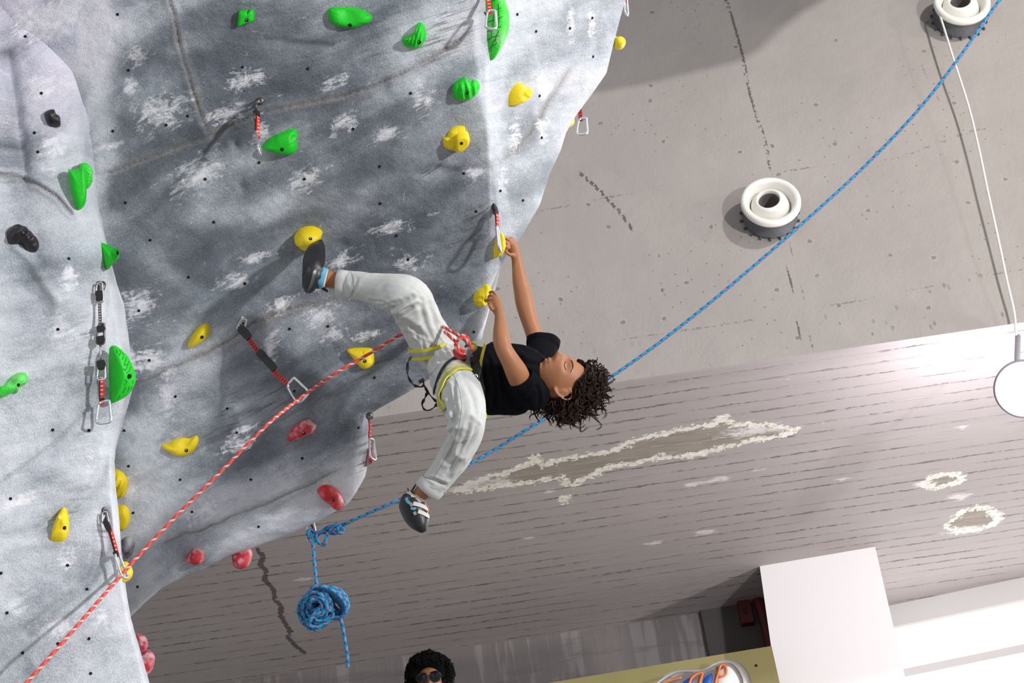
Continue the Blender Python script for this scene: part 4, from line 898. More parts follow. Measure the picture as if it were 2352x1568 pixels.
def hanger(c, n, parent, ext=.034, along=None, m=STEEL):
    """bolt hanger: plate on the wall with a folded ear carrying the eye"""
    n = Vector(n).normalized(); a = Vector(along or DOWN); a = (a - n*a.dot(n)).normalized(); s = n.cross(a)
    mb = MB(); v, f = lathe_data(c, n, [(-.01, .017), (.004, .017), (.004, .0)], 20); mb.add(v, f)
    o = mb.obj('hanger', m, parent)
    ring = []
    for k in range(20):
        t = 2*math.pi*k/20; ring.append(c + n*.022 + a*.014 + n*(math.cos(t)*.020) + a*(math.sin(t)*.023))
    v, f, uv = tube_data(ring, .0065, 8, closed=True, r2=.0022, up=s); mobj('eye', v, f, m, o)
    v, f = lathe_data(c - a*.002, n, [(.002, .0095), (.012, .0095), (.012, .006), (.007, .006), (.007, 0)], 6); mobj('bolt_head', v, f, ALU, o, False)
    return o
def keeper(pa, pb, side, w, t, parent, name='rubber_keeper'):
    v, f, uv = ribbon_data([pa, pa.lerp(pb, .15), pa.lerp(pb, .5), pa.lerp(pb, .85), pb], side, [w*.8, w*1.05, w*1.1, w*.95, w*.8], t); return mobj(name, v, f, BRUB, parent, False)
def strap(pts, side, w, t, m, parent, name='sling'):
    v, f, uv = ribbon_data(pts, side, w, t); return mobj(name, v, f, m, parent, False, uvs=uv)
def lift(px, py, off, which=None):
    c = wall_hit(px, py, which); return c - VIEW*off
SX = CR
# strap clip hanging left of the heart hold (seen edge on)
c, n_ = wall_frame(597, 232, 14, M_); t = thing('quickdraw', c, 'short red strap clip hanging edge-on above the green heart hold', 'quickdraw')
hanger(c, n_, t, along=CU*-.3 - CR*.6 + DOWN*.4, m=DSTEEL)
D0 = (RM.transposed() @ (c - EYE)).z * -1
q1 = P(588, 250, D0 - .06); q2 = P(590, 306, D0 - .13); q3 = P(597, 352, D0 - .19); ed = VIEW
carabiner(q1 + Vector((0, 0, .008)), P(586, 276, D0 - .10), VIEW, .028, t, DSTEEL, .0042)
keeper(P(587, 254, D0 - .075), P(592, 268, D0 - .09), (VIEW + CR*.5), .022, .014, t)
strap([P(591, 262, D0-.085), P(592, 280, D0-.105), P(591.5, 300, D0-.12), P(594, 316, D0-.135)], (VIEW*.9 + CR*.45), .016, .008, REDWEB2, t)
strap([P(588, 262, D0-.083), P(588.5, 280, D0-.103), P(588, 300, D0-.118)], (VIEW + CR*.3), .016, .006, BRUB, t, 'black_sleeve')
carabiner(P(590, 302, D0-.12), q3, VIEW, .04, t, ALU, .0055)
# long strap pulled sideways by the red rope
c, n_ = wall_frame(559, 734, 14, M_); D0 = -(RM.transposed() @ (c - EYE)).z
t = thing('quickdraw', c, 'long red and black strap clip pulled diagonally to the red rope', 'quickdraw')
hanger(c, n_, t, along=CR*-.4 - CU, m=STEEL)
dd = lambda k: D0 - .05 - .12*k
A = P(552, 752, dd(0)); E2 = P(697, 917, dd(1)); nw = (P(100, 88, 8) - P(0, 0, 8)).normalized()
pt = lambda x, y: P(x, y, dd((x - 552)/145))
sd = (CR*.75 + CU*.66)
carabiner(pt(559, 732), pt(552, 757), CR, .032, t, ALU, .004, name='quick_link')
strap([pt(549, 750), pt(560, 768), pt(573, 781), pt(583, 795), pt(596, 812)], sd, .021, .004, REDWEB, t)
strap([pt(620, 838), pt(633, 858), pt(645, 868), pt(655, 876), pt(665, 884)], sd, .021, .004, REDWEB, t)
keeper(pt(551, 751), pt(573, 776), sd, .034, .012, t); keeper(pt(593, 806), pt(614, 829), sd, .034, .012, t); keeper(pt(610, 824), pt(632, 848), sd, .032, .012, t)
carabiner(pt(663, 880), pt(699, 914), sd, .068, t, ALU, .0055, gate_m=ALU)
# chain of clips on the left buttress
c, n_ = wall_frame(228, 655, 10, B_); D0 = -(RM.transposed() @ (c - EYE)).z
t = thing('quickdraw', c, 'long hanging chain of clips ending in a red strap on the left buttress', 'quickdraw')
hanger(c, n_, t, along=DOWN, m=DSTEEL)
pt = lambda x, y: P(x, y, D0 - .035 - .000*(y - 650) - .13*(y - 650)/320)
carabiner(pt(226, 650), pt(229, 694), CR, .03, t, STEEL, .0045)
keeper(pt(227, 668), pt(230, 690), CR, .026, .018, t)
strap([pt(229, 695), pt(229, 712), pt(230, 730), pt(230, 748)], CR, .012, .006, webbing_material('grey_black_webbing', (0.09, 0.085, 0.08), (.5, .48, .46), 90, .4), t)
keeper(pt(231, 748), pt(233, 762), CR, .030, .018, t); carabiner(pt(230, 744), pt(231, 790), CR, .030, t, DSTEEL, .005); keeper(pt(231, 772), pt(233, 788), CR, .030, .018, t)
v, f, uv = tube_data([pt(231, 790), pt(231, 808), pt(231.5, 830)], .0042, 8); mobj('steel_shackle', v, f, STEEL, t)
v, f, uv = tube_data([pt(229.5, 790), pt(230, 810), pt(231, 828)], .003, 8); mobj('steel_shackle', v, f, ALU, t)
keeper(pt(232, 828), pt(234, 848), CR, .032, .02, t)
carabiner(pt(231, 830), pt(233, 872), CR, .032, t, ALU, .0048)
strap([pt(233, 866), pt(233.5, 885), pt(233, 905), pt(234, 930)], CR, .020, .004, REDWEB2, t)
strap([pt(229.5, 868), pt(229.5, 920)], CR, .004, .006, BRUB, t, 'black_sleeve')
keeper(pt(234, 914), pt(236, 922), CR, .018, .010, t)
carabiner(pt(234, 922), pt(239, 972), CR, .058, t, ALU, .0055)
# lower left clip holding the red rope
c, n_ = wall_frame(240, 1172, 10, B_); D0 = -(RM.transposed() @ (c - EYE)).z
t = thing('quickdraw', c, 'red strap clip on the lower left buttress holding the red rope', 'quickdraw')
hanger(c, n_, t, along=DOWN, m=DSTEEL)
pt = lambda x, y: P(x, y, D0 - .04 - .08*(y - 1170)/160)
carabiner(pt(238, 1176), pt(243, 1200), CR, .024, t, STEEL, .004)
keeper(pt(242, 1196), pt(252, 1220), CR, .020, .016, t); strap([pt(251, 1216), pt(258, 1235), pt(264, 1256), pt(269, 1275)], CR*.9 + VIEW*.4, .018, .005, REDWEB2, t)
strap([pt(252, 1218), pt(259, 1245), pt(265, 1268)], VIEW, .014, .006, BRUB, t, 'black_sleeve'); keeper(pt(264, 1266), pt(269, 1278), CR, .018, .012, t)
carabiner(pt(266, 1272), pt(288, 1326), (VIEW*1 + CR*.25), .045, t, ALU, .006)
KNOT_L = pt(288, 1319)
# top clip on the upright edge
c = P(1116, -40, 7.0); t = thing('quickdraw', c, 'red strap clip hanging into the photo over the large green feature', 'quickdraw')
hanger(c, -VIEW, t); strap([P(1117, -30, 6.98), P(1121, -5, 6.96), P(1124, 15, 6.94), P(1127, 32, 6.93)], CR + CU*.3, .019, .004, REDWEB2, t)
carabiner(P(1125, 24, 6.93), P(1129, 66, 6.90), CR*.9 - CU*.35, .045, t, ALU, .0055)
v, f, uv = tube_data([P(1113, 28, 6.95), P(1117, 36, 6.94), P(1122, 34, 6.935)], .004, 6); mobj('wire_keeper', v, f, DSTEEL, t)
# clip beside the upper hand
c = P(1130, 468, 7.36); t = thing('quickdraw', c, 'short strap clip hanging beside the climber\'s upper hand', 'quickdraw')
ring = [P(1133 + 9*math.cos(a), 461 + 16*math.sin(a), 7.36) for a in np.linspace(0, 2*math.pi, 21)[:-1]]
v, f, uv = tube_data(ring, .007, 8, closed=True, r2=.0025, up=VIEW); mobj('hanger', v, f, STEEL, t)
keeper(P(1133, 468, 7.32), P(1140, 492, 7.30), VIEW + CR*.6, .020, .016, t)
strap([P(1140, 486, 7.30), P(1142, 505, 7.285), P(1141, 525, 7.27)], VIEW*.8 + CR*.6, .015, .006, REDWEB2, t); strap([P(1137, 486, 7.30), P(1139, 505, 7.285), P(1140, 525, 7.27)], VIEW, .014, .006, BRUB, t, 'black_sleeve')
carabiner(P(1141, 522, 7.27), P(1148, 573, 7.22), VIEW + CR*.15, .045, t, ALU, .0065)
# clips on the right silhouette
c = P(1329, 250, 8.12); t = thing('quickdraw', c, 'dark red strap clip dangling off the right silhouette beside the small yellow hold', 'quickdraw')
strap([P(1326, 235, 8.14), P(1332, 255, 8.12), P(1334, 278, 8.10)], CR, .020, .004, REDWEB, t); carabiner(P(1335, 272, 8.1), P(1338, 308, 8.06), CR + CU*.2, .050, t, ALU, .0055)
c = P(1436, -20, 8.25); t = thing('quickdraw', c, 'clip at the top right tip of the wall, only its carabiner in view', 'quickdraw')
strap([P(1434, -30, 8.25), P(1434, -12, 8.25), P(1435, 4, 8.25)], CR, .018, .004, REDWEB, t); carabiner(P(1436, -3, 8.25), P(1439, 33, 8.22), CR*.5 + VIEW, .038, t, ALU, .0065)
# clip on the lower lobe edge
c = P(849, 955, 7.62); t = thing('quickdraw', c, 'small red strap clip hanging on the edge of the lower lobe', 'quickdraw')
hanger(c, -VIEW, t, m=DSTEEL); strap([P(850, 966, 7.58), P(851, 985, 7.56), P(849, 1005, 7.55), P(851, 1020, 7.54)], VIEW + CR*.4, .018, .005, REDWEB2, t)
strap([P(848, 966, 7.58), P(849, 985, 7.56), P(847, 1003, 7.55)], VIEW, .014, .006, BRUB, t, 'black_sleeve'); carabiner(P(851, 1006, 7.55), P(857, 1054, 7.5), VIEW + CR*.45, .045, t, ALU, .0055)

BLUER = rope_material('blue_rope_pink_flecks', (0.005, 0.30, 0.56), (0.01, 0.14, 0.27), (0.48, 0.16, 0.38), 1.0, .17); REDR = rope_material('red_rope_white_flecks', (0.68, 0.045, 0.035), (0.78, 0.11, 0.09), (0.80, 0.52, 0.45), .8, .26)
def rope(name, pts, r, m, parent=None, n=14):
    v, f, uv = tube_data(catmull(pts, n), r, 10); return mobj(name, v, f, m, parent, uvs=uv)
DA = 7.8
rp = thing('blue_rope', P(740, 1400, DA), 'blue rope with pink flecks from the top right to a knotted bundle below the wall', 'rope')
main = [(2420, -140, 8.5), (2303, -8, 8.5), (2205, 130, 8.4), (2110, 252, 8.35), (1980, 388, 8.3), (1840, 516, 8.2), (1730, 612, 8.15), (1625, 700, 8.1), (1510, 790, 8.05), (1400, 868, 8.0), (1310, 926, 8.0), (1230, 974, 7.95), (1140, 1030, 7.95), (1050, 1082, 7.9), (985, 1114, 7.9), (920, 1146, 7.85), (850, 1177, 7.85), (792, 1203, DA)]
rope('rope_line', [P(*q) for q in main], .0078, BLUER, rp, 10)
kx = [(792, 1203), (778, 1206), (764, 1212), (757, 1222), (768, 1225), (780, 1220), (790, 1212), (786, 1205), (772, 1204), (758, 1213), (748, 1222), (738, 1222), (724, 1222), (714, 1218), (708, 1224), (714, 1234), (726, 1230), (745, 1216), (760, 1207)]
rope('knot', [P(x, y, DA + .012*math.sin(i*2.1)) for i, (x, y) in enumerate(kx)], .0085, BLUER, rp, 8)
kx = [(770, 1205), (776, 1212), (772, 1222), (763, 1216), (768, 1206), (780, 1208), (788, 1216), (782, 1224), (774, 1218)]
rope('knot', [P(x, y, DA - .012 + .010*math.cos(i*2.3)) for i, (x, y) in enumerate(kx)], .008, BLUER, rp, 8)
kx = [(718, 1236), (708, 1230), (708, 1222), (716, 1216), (724, 1222), (728, 1232), (731, 1244), (738, 1250), (745, 1250), (748, 1238), (752, 1226), (748, 1222)]
rope('knot', [P(x, y, DA - .014 + .010*math.cos(i*1.7)) for i, (x, y) in enumerate(kx)], .0078, BLUER, rp, 8)
kx = [(717, 1228), (711, 1236), (718, 1243), (727, 1238), (724, 1228), (718, 1232), (719, 1250), (722, 1290), (727, 1343)]
rope('rope_drop', [P(x, y, DA - .01 - .03*(y-1230)/100) for i, (x, y) in enumerate(kx)], .0078, BLUER, rp, 8)
random.seed(5)
db = DA - .06
def bundle_loop(c, ax, ay, rot, z0, zt, turns=1, r=.0078, cut=(0, 1)):
    q = []
    m_ = int(14*turns) + 1
    for i in range(m_):
        a = 2*math.pi*(cut[0] + (cut[1]-cut[0])*i/(m_-1))*turns
        x = ax*math.cos(a); y = ay*math.sin(a); q.append(P(c[0] + x*math.cos(rot) - y*math.sin(rot), c[1] + x*math.sin(rot) + y*math.cos(rot), db + z0 + zt*math.sin(a + .7)))
    rope('coil', q, r, BLUER, rp, 5)
for i in range(13):
    k = i/12; bundle_loop((752 + 8*k, 1386 + 10*(k-.5)), 47 - 16*k + random.uniform(-3, 3), 27 - 9*k + random.uniform(-2, 2), .62 + .05*k, -.07 + .10*k, .05)
for i in range(10):
    k = i/9; bundle_loop((726 + 6*k, 1398 + 6*k), 42 - 12*k + random.uniform(-3, 3), 22 - 6*k, 1.25 - .35*k, .0 + .07*k, .045)
for i in range(6):
    k = i/5; bundle_loop((728 + random.uniform(-4, 10), 1390 + random.uniform(-12, 10)), 20 + random.uniform(-5, 5), 14 + random.uniform(-3, 3), random.uniform(0, 3), -.07, .03)
bundle_loop((780, 1378), 28, 17, 1.1, .0, .02); bundle_loop((726, 1436), 9, 10, .2, -.03, .01); bundle_loop((738, 1420), 30, 14, -.5, -.08, .02)
for i in range(16):
    k = i/15; bundle_loop((716 + 22*k + random.uniform(-3, 3), 1402 - 20*k + random.uniform(-4, 4)), 34 - 8*k + random.uniform(-3, 3), 24 + random.uniform(-4, 4), 1.9 - 1.2*k, -.02 + .05*math.sin(i), .05)
for i in range(8):
    bundle_loop((762 + random.uniform(-5, 5), 1384 + random.uniform(-6, 6)), 34 + random.uniform(-4, 3), 30 + random.uniform(-5, 4), random.uniform(.3, .9), .03 - .008*i, .03)
for i in range(5):
    bundle_loop((730 + 3*i, 1425 - 4*i), 30 - 2*i, 14, -.45, -.03 - .012*i, .02)
rope('rope_tail', [P(x, y, db) for x, y in [(770, 1400), (781, 1418), (787, 1440), (792, 1470), (797, 1500), (799, 1531)]], .0082, BLUER, rp)
ca = thing('anchor_carabiner', P(712, 1205, DA), 'steel carabiner under the lower wall edge holding the knotted blue rope', 'carabiner')
carabiner(P(708, 1198, DA), P(718, 1240, DA - .01), CR, .045, ca, STEEL, .005); v, f, uv = tube_data([P(712, 1190, DA + .02), P(716, 1205, DA + .005), P(720, 1218, DA)], .004, 8); mobj('wire_sling', v, f, BRUB, ca)
PCL = P(694, 911, -(RM.transposed() @ (E2 - EYE)).z - .002)
red = [P(-30, 1655, 6.5), P(60, 1568, 6.55), P(165, 1451, 6.6), KNOT_L + CU*-.012, P(330, 1262, 6.75), P(400, 1188, 6.85), P(520, 1068, 7.0), P(620, 969, 7.07), PCL, P(730, 885, 7.08), P(830, 826, 7.05), P(930, 766, 7.08), P(985, 752, 7.08), P(1022, 757, 7.0)]
red = [P(-30, 1655, 5.9)] + [P(x, y, d) for x, y, d in [(60, 1568, 6.05), (165, 1451, 6.25), (286, 1312, -(RM.transposed() @ (KNOT_L - EYE)).z), (400, 1190, 6.75), (520, 1070, 6.88), (620, 970, 7.0)]] + [PCL] + [P(x, y, d) for x, y, d in [(760, 864, 7.12), (840, 817, 7.12), (925, 767, 7.12), (985, 752, 7.05), (1022, 757, 6.98)]]
v, f, uv = tube_data(catmull(red, 12), .0068, 10)
REDROPE = mobj('red_rope', v, f, REDR, None, uvs=uv)
tag(REDROPE, 'red climbing rope with white flecks running through two clips to the climber', 'rope')

# ------------------------------------------------------------------ the climber
SKIN = mat('tanned_skin', (0.38, 0.158, 0.070), 0.5, bump=.05, bscale=120, var=.08, vscale=14, sss=.12)
TROU = mat('pale_grey_cotton', (0.56, 0.57, 0.545), 0.85, bump=.12, bscale=300, var=.06, vscale=9)
SHIRT = mat('black_cotton', (0.0055, 0.0055, 0.008), 0.95, bump=.15, bscale=260, var=.3, vscale=9, spec=.08)
HAIRM = mat('dark_brown_hair', (0.032, 0.0155, 0.009), 0.58, var=.5, vscale=40, spec=.25)
SHOEM = mat('black_shoe_rubber', (0.018, 0.017, 0.020), 0.42, bump=.1, bscale=120, var=.4, vscale=16)
WSTR = mat('off_white_strap', (0.66, 0.62, 0.56), 0.7); LBLUE = mat('light_blue_lining', (0.10, 0.36, 0.52), 0.7)
YSTR = trim_strap_material('yellow_edged_grey_webbing', (0.62, 0.58, 0.02), (0.36, 0.36, 0.34)); BSTR = mat('black_webbing', (0.012, 0.011, 0.012), 0.7)
def limb(secs, n=5, seg=20, flat=1.0):
    """closed limb; each section: px, py, distance, half width in px, half depth in m"""
    s = catmull([(a, b, d, w, z) for a, b, d, w, z in secs], n)
    pts = [P(q[0], q[1], q[2]) for q in s]; rw = [max(q[3], .5)/F*q[2] for q in s]; rd = [q[4] for q in s]
    N = len(pts); V = []
    # rounded ends
    for i in range(N):
        t = (pts[min(i+1, N-1)] - pts[max(i-1, 0)]).normalized()
        side = t.cross(VIEW)
        if side.length < .15: side = CR.copy()
        side = (side - t*side.dot(t)).normalized(); dep = t.cross(side)
        for k in range(seg):
            a = 2*math.pi*k/seg; V.append(pts[i] + side*(math.cos(a)*rw[i]) + dep*(math.sin(a)*rd[i]))
    f = gridf(N, seg, True)
    t0 = (pts[0] - pts[1]).normalized(); t1 = (pts[-1] - pts[-2]).normalized()
    o = len(V); r0 = min(rw[0], rd[0])*.55*flat; r1 = min(rw[-1], rd[-1])*.55*flat
    V += [pts[0]*.4 + v*.6 + t0*r0*.8 for v in V[:seg]]; V += [pts[0] + t0*r0]
    f += [((k+1) % seg, k, o+k, o+(k+1) % seg) for k in range(seg)] + [(o+(k+1) % seg, o+k, o+seg) for k in range(seg)]
    b = (N-1)*seg; o2 = len(V)
    V += [pts[-1]*.4 + v*.6 + t1*r1*.8 for v in V[b:b+seg]]; V += [pts[-1] + t1*r1]
    f += [(b+k, b+(k+1) % seg, o2+(k+1) % seg, o2+k) for k in range(seg)] + [(o2+k, o2+(k+1) % seg, o2+seg) for k in range(seg)]
    return V, f
def ball(c, r, sx=1, sy=1, sz=1, ax=None):
    ax = ax or (CR, CU, VIEW); V = []; nu, nv = 20, 12
    for i in range(1, nv):
        p = math.pi*i/nv
        for k in range(nu):
            a = 2*math.pi*k/nu; V.append(c + ax[0]*(r*sx*math.sin(p)*math.cos(a)) + ax[1]*(r*sy*math.cos(p)) + ax[2]*(r*sz*math.sin(p)*math.sin(a)))
    f = gridf(nv-1, nu, True); o = len(V); V += [c + ax[1]*(r*sy), c - ax[1]*(r*sy)]
    f += [(o, (k+1) % nu, k) for k in range(nu)] + [(o+1, (nv-2)*nu + k, (nv-2)*nu + (k+1) % nu) for k in range(nu)]
    return V, f

cl_o = thing('person', P(1060, 950, 7.0), 'climber in black t-shirt and pale grey trousers hanging under the wall, head to the right', 'person')
# head frame: z towards the crown, y out of the face, x to his right
Hz = (CR*1.0 - CU*.09 + VIEW*.10).normalized()
Fy = (CU*.97 + CR*.10); Fy = (Fy - Hz*Fy.dot(Hz)).normalized()
Rt = Fy.cross(Hz).normalized(); ang = math.radians(24); Fy = (Fy*math.cos(ang) - Rt*math.sin(ang)).normalized() if Rt.dot(VIEW) > 0 else (Fy*math.cos(ang) + Rt*math.sin(ang)).normalized()
Rt = Fy.cross(Hz).normalized(); HC = P(1289, 873, 6.935); HS = 1.10
def hp(x, y, z): return HC + (Rt*x + Fy*y + Hz*z)*HS
def head_data():
    nu, nv = 150, 110; th, ph = np.meshgrid(np.linspace(0, 2*math.pi, nu, endpoint=False), np.linspace(.001, math.pi-.001, nv), indexing='xy')
    dx = np.sin(ph)*np.sin(th); dy = np.sin(ph)*np.cos(th); dz = np.cos(ph)
    x = dx*.074; y = dy*.094; z = dz*.114
    low = np.clip((-.015 - z)/.10, 0, 1)
    x = x*(1 - .36*low**1.3); y = np.where(y < 0, y*(1 - .45*low), y*(1 - .06*low))
    y = np.where(y > 0, y - .010*np.exp(-((z-.075)/.05)**2), y)
    front = np.clip(dy*2.2 - .3, 0, 1)
    G = lambda cx, cz, sx, sz: np.exp(-((x-cx)/sx)**2 - ((z-cz)/sz)**2)
    y = y + front*(.006*G(0, .028, .050, .010) - .013*G(.033, .006, .016, .011) - .013*G(-.033, .006, .016, .011) + .005*G(.033, .004, .011, .008) + .005*G(-.033, .004, .011, .008)
         + .010*G(0, .006, .008, .022) + .018*G(0, -.018, .0095, .014) + .022*G(0, -.030, .0115, .0085) + .006*G(.013, -.034, .007, .007) + .006*G(-.013, -.034, .007, .007)
         - .003*G(0, -.047, .02, .006) + .0085*G(0, -.056, .020, .0055) - .006*G(0, -.0625, .022, .0028) + .0085*G(0, -.069, .018, .0055) - .006*G(0, -.079, .02, .005) + .011*G(0, -.096, .020, .013)
         + .004*G(.045, -.02, .018, .02) + .004*G(-.045, -.02, .018, .02))
    V = [hp(a, b, c) for a, b, c in zip(x.ravel(), y.ravel(), z.ravel())]
    f = gridf(nv, nu, True); o = len(V); V += [hp(0, 0, .114), hp(0, 0, -.114)]
    f += [(o, (k+1) % nu, k) for k in range(nu)] + [(o+1, (nv-1)*nu + k, (nv-1)*nu + (k+1) % nu) for k in range(nu)]
    return V, f
def ear(s):
    out = []
    E = lambda x, y, z: hp(x, (y + .010)*1.12 - .010, z*1.12)
    pts = [E(s*.070, .002, -.024), E(s*.078, -.006, -.026), E(s*.083, -.016, -.018), E(s*.087, -.025, -.004), E(s*.091, -.031, .012), E(s*.089, -.028, .026), E(s*.083, -.017, .032), E(s*.076, -.005, .028), E(s*.071, .002, .016), E(s*.074, -.006, .008)]
    out.append(tube_data(catmull(pts, 4), .0046, 8)[:2]); out.append(ball(E(s*.074, -.004, -.026), .0085, .8, 1.1, .9, (Rt, Hz, Fy)))
    out.append(ball(E(s*.0755, -.014, .003), .0185, .48, 1.40, .95, (Rt, Hz, Fy)))
    pts = [E(s*.074, -.006, -.012), E(s*.080, -.017, -.004), E(s*.083, -.022, .010), E(s*.080, -.017, .020)]
    out.append(tube_data(catmull(pts, 4), .0028, 8)[:2])
    return out
parts = [head_data()] + ear(-1) + ear(1)
parts.append(limb([(1205, 880, 7.0, 40, .07), (1235, 882, 7.0, 32, .052), (1262, 884, 6.98, 32, .056), (1285, 881, 6.955, 38, .066)]))                           # neck
parts.append(limb([(1060, 862, 7.0, 62, .12), (1110, 868, 6.99, 66, .12), (1170, 870, 6.98, 68, .13), (1215, 875, 6.98, 60, .13), (1236, 878, 6.98, 36, .08)]))    # torso
# near (left) arm
parts.append(limb([(1210, 905, 6.90, 22, .04), (1200, 886, 6.845, 25, .045), (1187, 856, 6.79, 26, .048), (1172, 828, 6.76, 22, .042), (1158, 803, 6.75, 20, .037), (1152, 782, 6.78, 20, .038), (1150, 762, 6.84, 17.5, .034), (1149, 742, 6.93, 14, .027), (1147, 722, 7.04, 11, .020), (1145, 712, 7.09, 11, .019)]))
parts.append(limb([(1146, 722, 7.06, 10, .020), (1142, 706, 7.12, 13.5, .020), (1138, 694, 7.17, 13.5, .023), (1135, 689, 7.20, 9, .02)]))                            # palm
fd = lambda pts: parts.append(tube_data(catmull([P(*q[:3]) for q in pts], 4), [.0095 - .0030*i/(4*(len(pts)-1)) for i in range(4*(len(pts)-1)+1)], 10)[:2])
fd([(1144, 698, 7.22), (1142, 684, 7.24), (1136, 673, 7.25), (1129, 670, 7.27), (1124, 673, 7.29)])
fd([(1140, 697, 7.20), (1136, 683, 7.20), (1128, 678, 7.21), (1122, 682, 7.24)])
fd([(1135, 698, 7.17), (1129, 688, 7.17), (1122, 687, 7.18), (1119, 692, 7.21)])
fd([(1134, 704, 7.14), (1127, 697, 7.14), (1121, 698, 7.16)])
fd([(1145, 712, 7.10), (1134, 712, 7.08), (1127, 707, 7.09), (1124, 699, 7.13)])
# far (right) arm
parts.append(limb([(1235, 850, 7.12, 26, .05), (1236, 812, 7.16, 24, .045), (1230, 778, 7.20, 20, .042), (1220, 748, 7.24, 19, .040), (1210, 716, 7.28, 20.5, .039), (1204, 690, 7.31, 21.5, .040), (1199, 668, 7.34, 19.5, .036), (1194, 645, 7.36, 17.5, .031), (1189, 612, 7.39, 13.5, .025), (1186, 594, 7.41, 11.5, .020), (1183, 582, 7.42, 11, .018)]))
parts.append(limb([(1186, 592, 7.41, 11, .018), (1180, 575, 7.42, 13.5, .020), (1174, 559, 7.43, 13, .022), (1169, 548, 7.43, 9, .018)]))
fd([(1173, 552, 7.44), (1169, 544, 7.43), (1160, 537, 7.42), (1152, 532, 7.42), (1146, 532, 7.43)])
fd([(1171, 556, 7.41), (1166, 549, 7.395), (1157, 545, 7.385), (1150, 542, 7.385), (1146, 545, 7.39)])
fd([(1170, 562, 7.39), (1163, 556, 7.37), (1155, 553, 7.365), (1149, 553, 7.375)])
fd([(1170, 569, 7.38), (1162, 566, 7.355), (1155, 563, 7.355), (1151, 563, 7.365)])
fd([(1180, 586, 7.40), (1170, 584, 7.38), (1162, 578, 7.37), (1157, 570, 7.365)])
# legs and ankles
parts.append(limb([(1045, 838, 7.08, 40, .08), (1005, 800, 7.06, 36, .075), (970, 740, 7.0, 34, .07), (948, 688, 6.94, 32, .06), (915, 668, 6.96, 32, .058), (860, 660, 7.02, 27, .05), (800, 652, 7.06, 20, .036), (772, 644, 7.07, 19, .034), (752, 640, 7.07, 21, .036), (735, 638, 7.07, 22, .036)]))
parts.append(limb([(738, 642, 7.07, 22, .036), (722, 640, 7.08, 19, .033), (718, 605, 7.12, 18, .030), (722, 582, 7.18, 14, .022)]))
parts.append(limb([(1045, 875, 6.94, 42, .08), (1065, 905, 6.80, 40, .075), (1078, 945, 6.66, 33, .062), (1068, 990, 6.66, 30, .058), (1045, 1045, 6.70, 28, .052), (1010, 1090, 6.73, 22, .038), (975, 1125, 6.75, 19, .034), (960, 1146, 6.76, 19, .034)]))
parts.append(limb([(960, 1142, 6.76, 20, .034), (957, 1164, 6.758, 18, .030), (962, 1186, 6.75, 12, .02)]))
BODY, BV_BODY = remeshed('body', parts, .0042, 3, SKIN, cl_o)

def wrinkle(amp, dirs, seed=0, fine=.4):
    """cloth folds: ridged noise drawn out along the given directions"""
    def fn(co, no):
        d = np.zeros(len(co))
        for k, (c, R, u, a, fr) in enumerate(dirs):
            c = np.array(c); u = np.array(u); u = u/np.linalg.norm(u); q = co - c
            w = np.exp(-(np.linalg.norm(q, axis=1)/R)**2); al = q @ u; pe = q - al[:, None]*u
            p = pe*fr + (al*fr*.16)[:, None]*u
            r = 1 - np.abs(vnoise(p, 1.0, seed + k))*2.0; d += w*a*r
        d += amp*fine*fbm(co, 30, 2, seed + 50)
        return co + no*d[:, None]
    return fn
def creases(base, lines):
    def fn(co, no):
        co = base(co, no) if base else co
        cc = (co - np.array(EYE)) @ RMn; px = W/2 - cc[:, 0]/cc[:, 2]*F; py = H/2 + cc[:, 1]/cc[:, 2]*F
        face = np.clip(-(no @ np.array(VIEW))*2, 0, 1); d = np.zeros(len(co))
        for pts, w, a in lines:
            q = catmull([(x, y, 0) for x, y in pts], 4) if len(pts) > 2 else [(x, y, 0) for x, y in pts]
            q = [(z[0], z[1]) for z in q]; L = np.array(q); ds = seg_dist(px, py, q)
            e = np.minimum(np.hypot(px - L[0, 0], py - L[0, 1]), np.hypot(px - L[-1, 0], py - L[-1, 1])); k = .35 + .65*sstep(0, 14, e)
            sx, sy = L[-1] - L[0]; sg = np.sign((px - L[0, 0])*sy - (py - L[0, 1])*sx); sd_ = ds*sg
            d += k*a*(-np.exp(-(ds/w)**2) + .55*np.exp(-((sd_ - 1.9*w)/(1.2*w))**2) + .35*np.exp(-((sd_ + 2.1*w)/(1.4*w))**2))
        return co + no*(d*face)[:, None]
    return fn
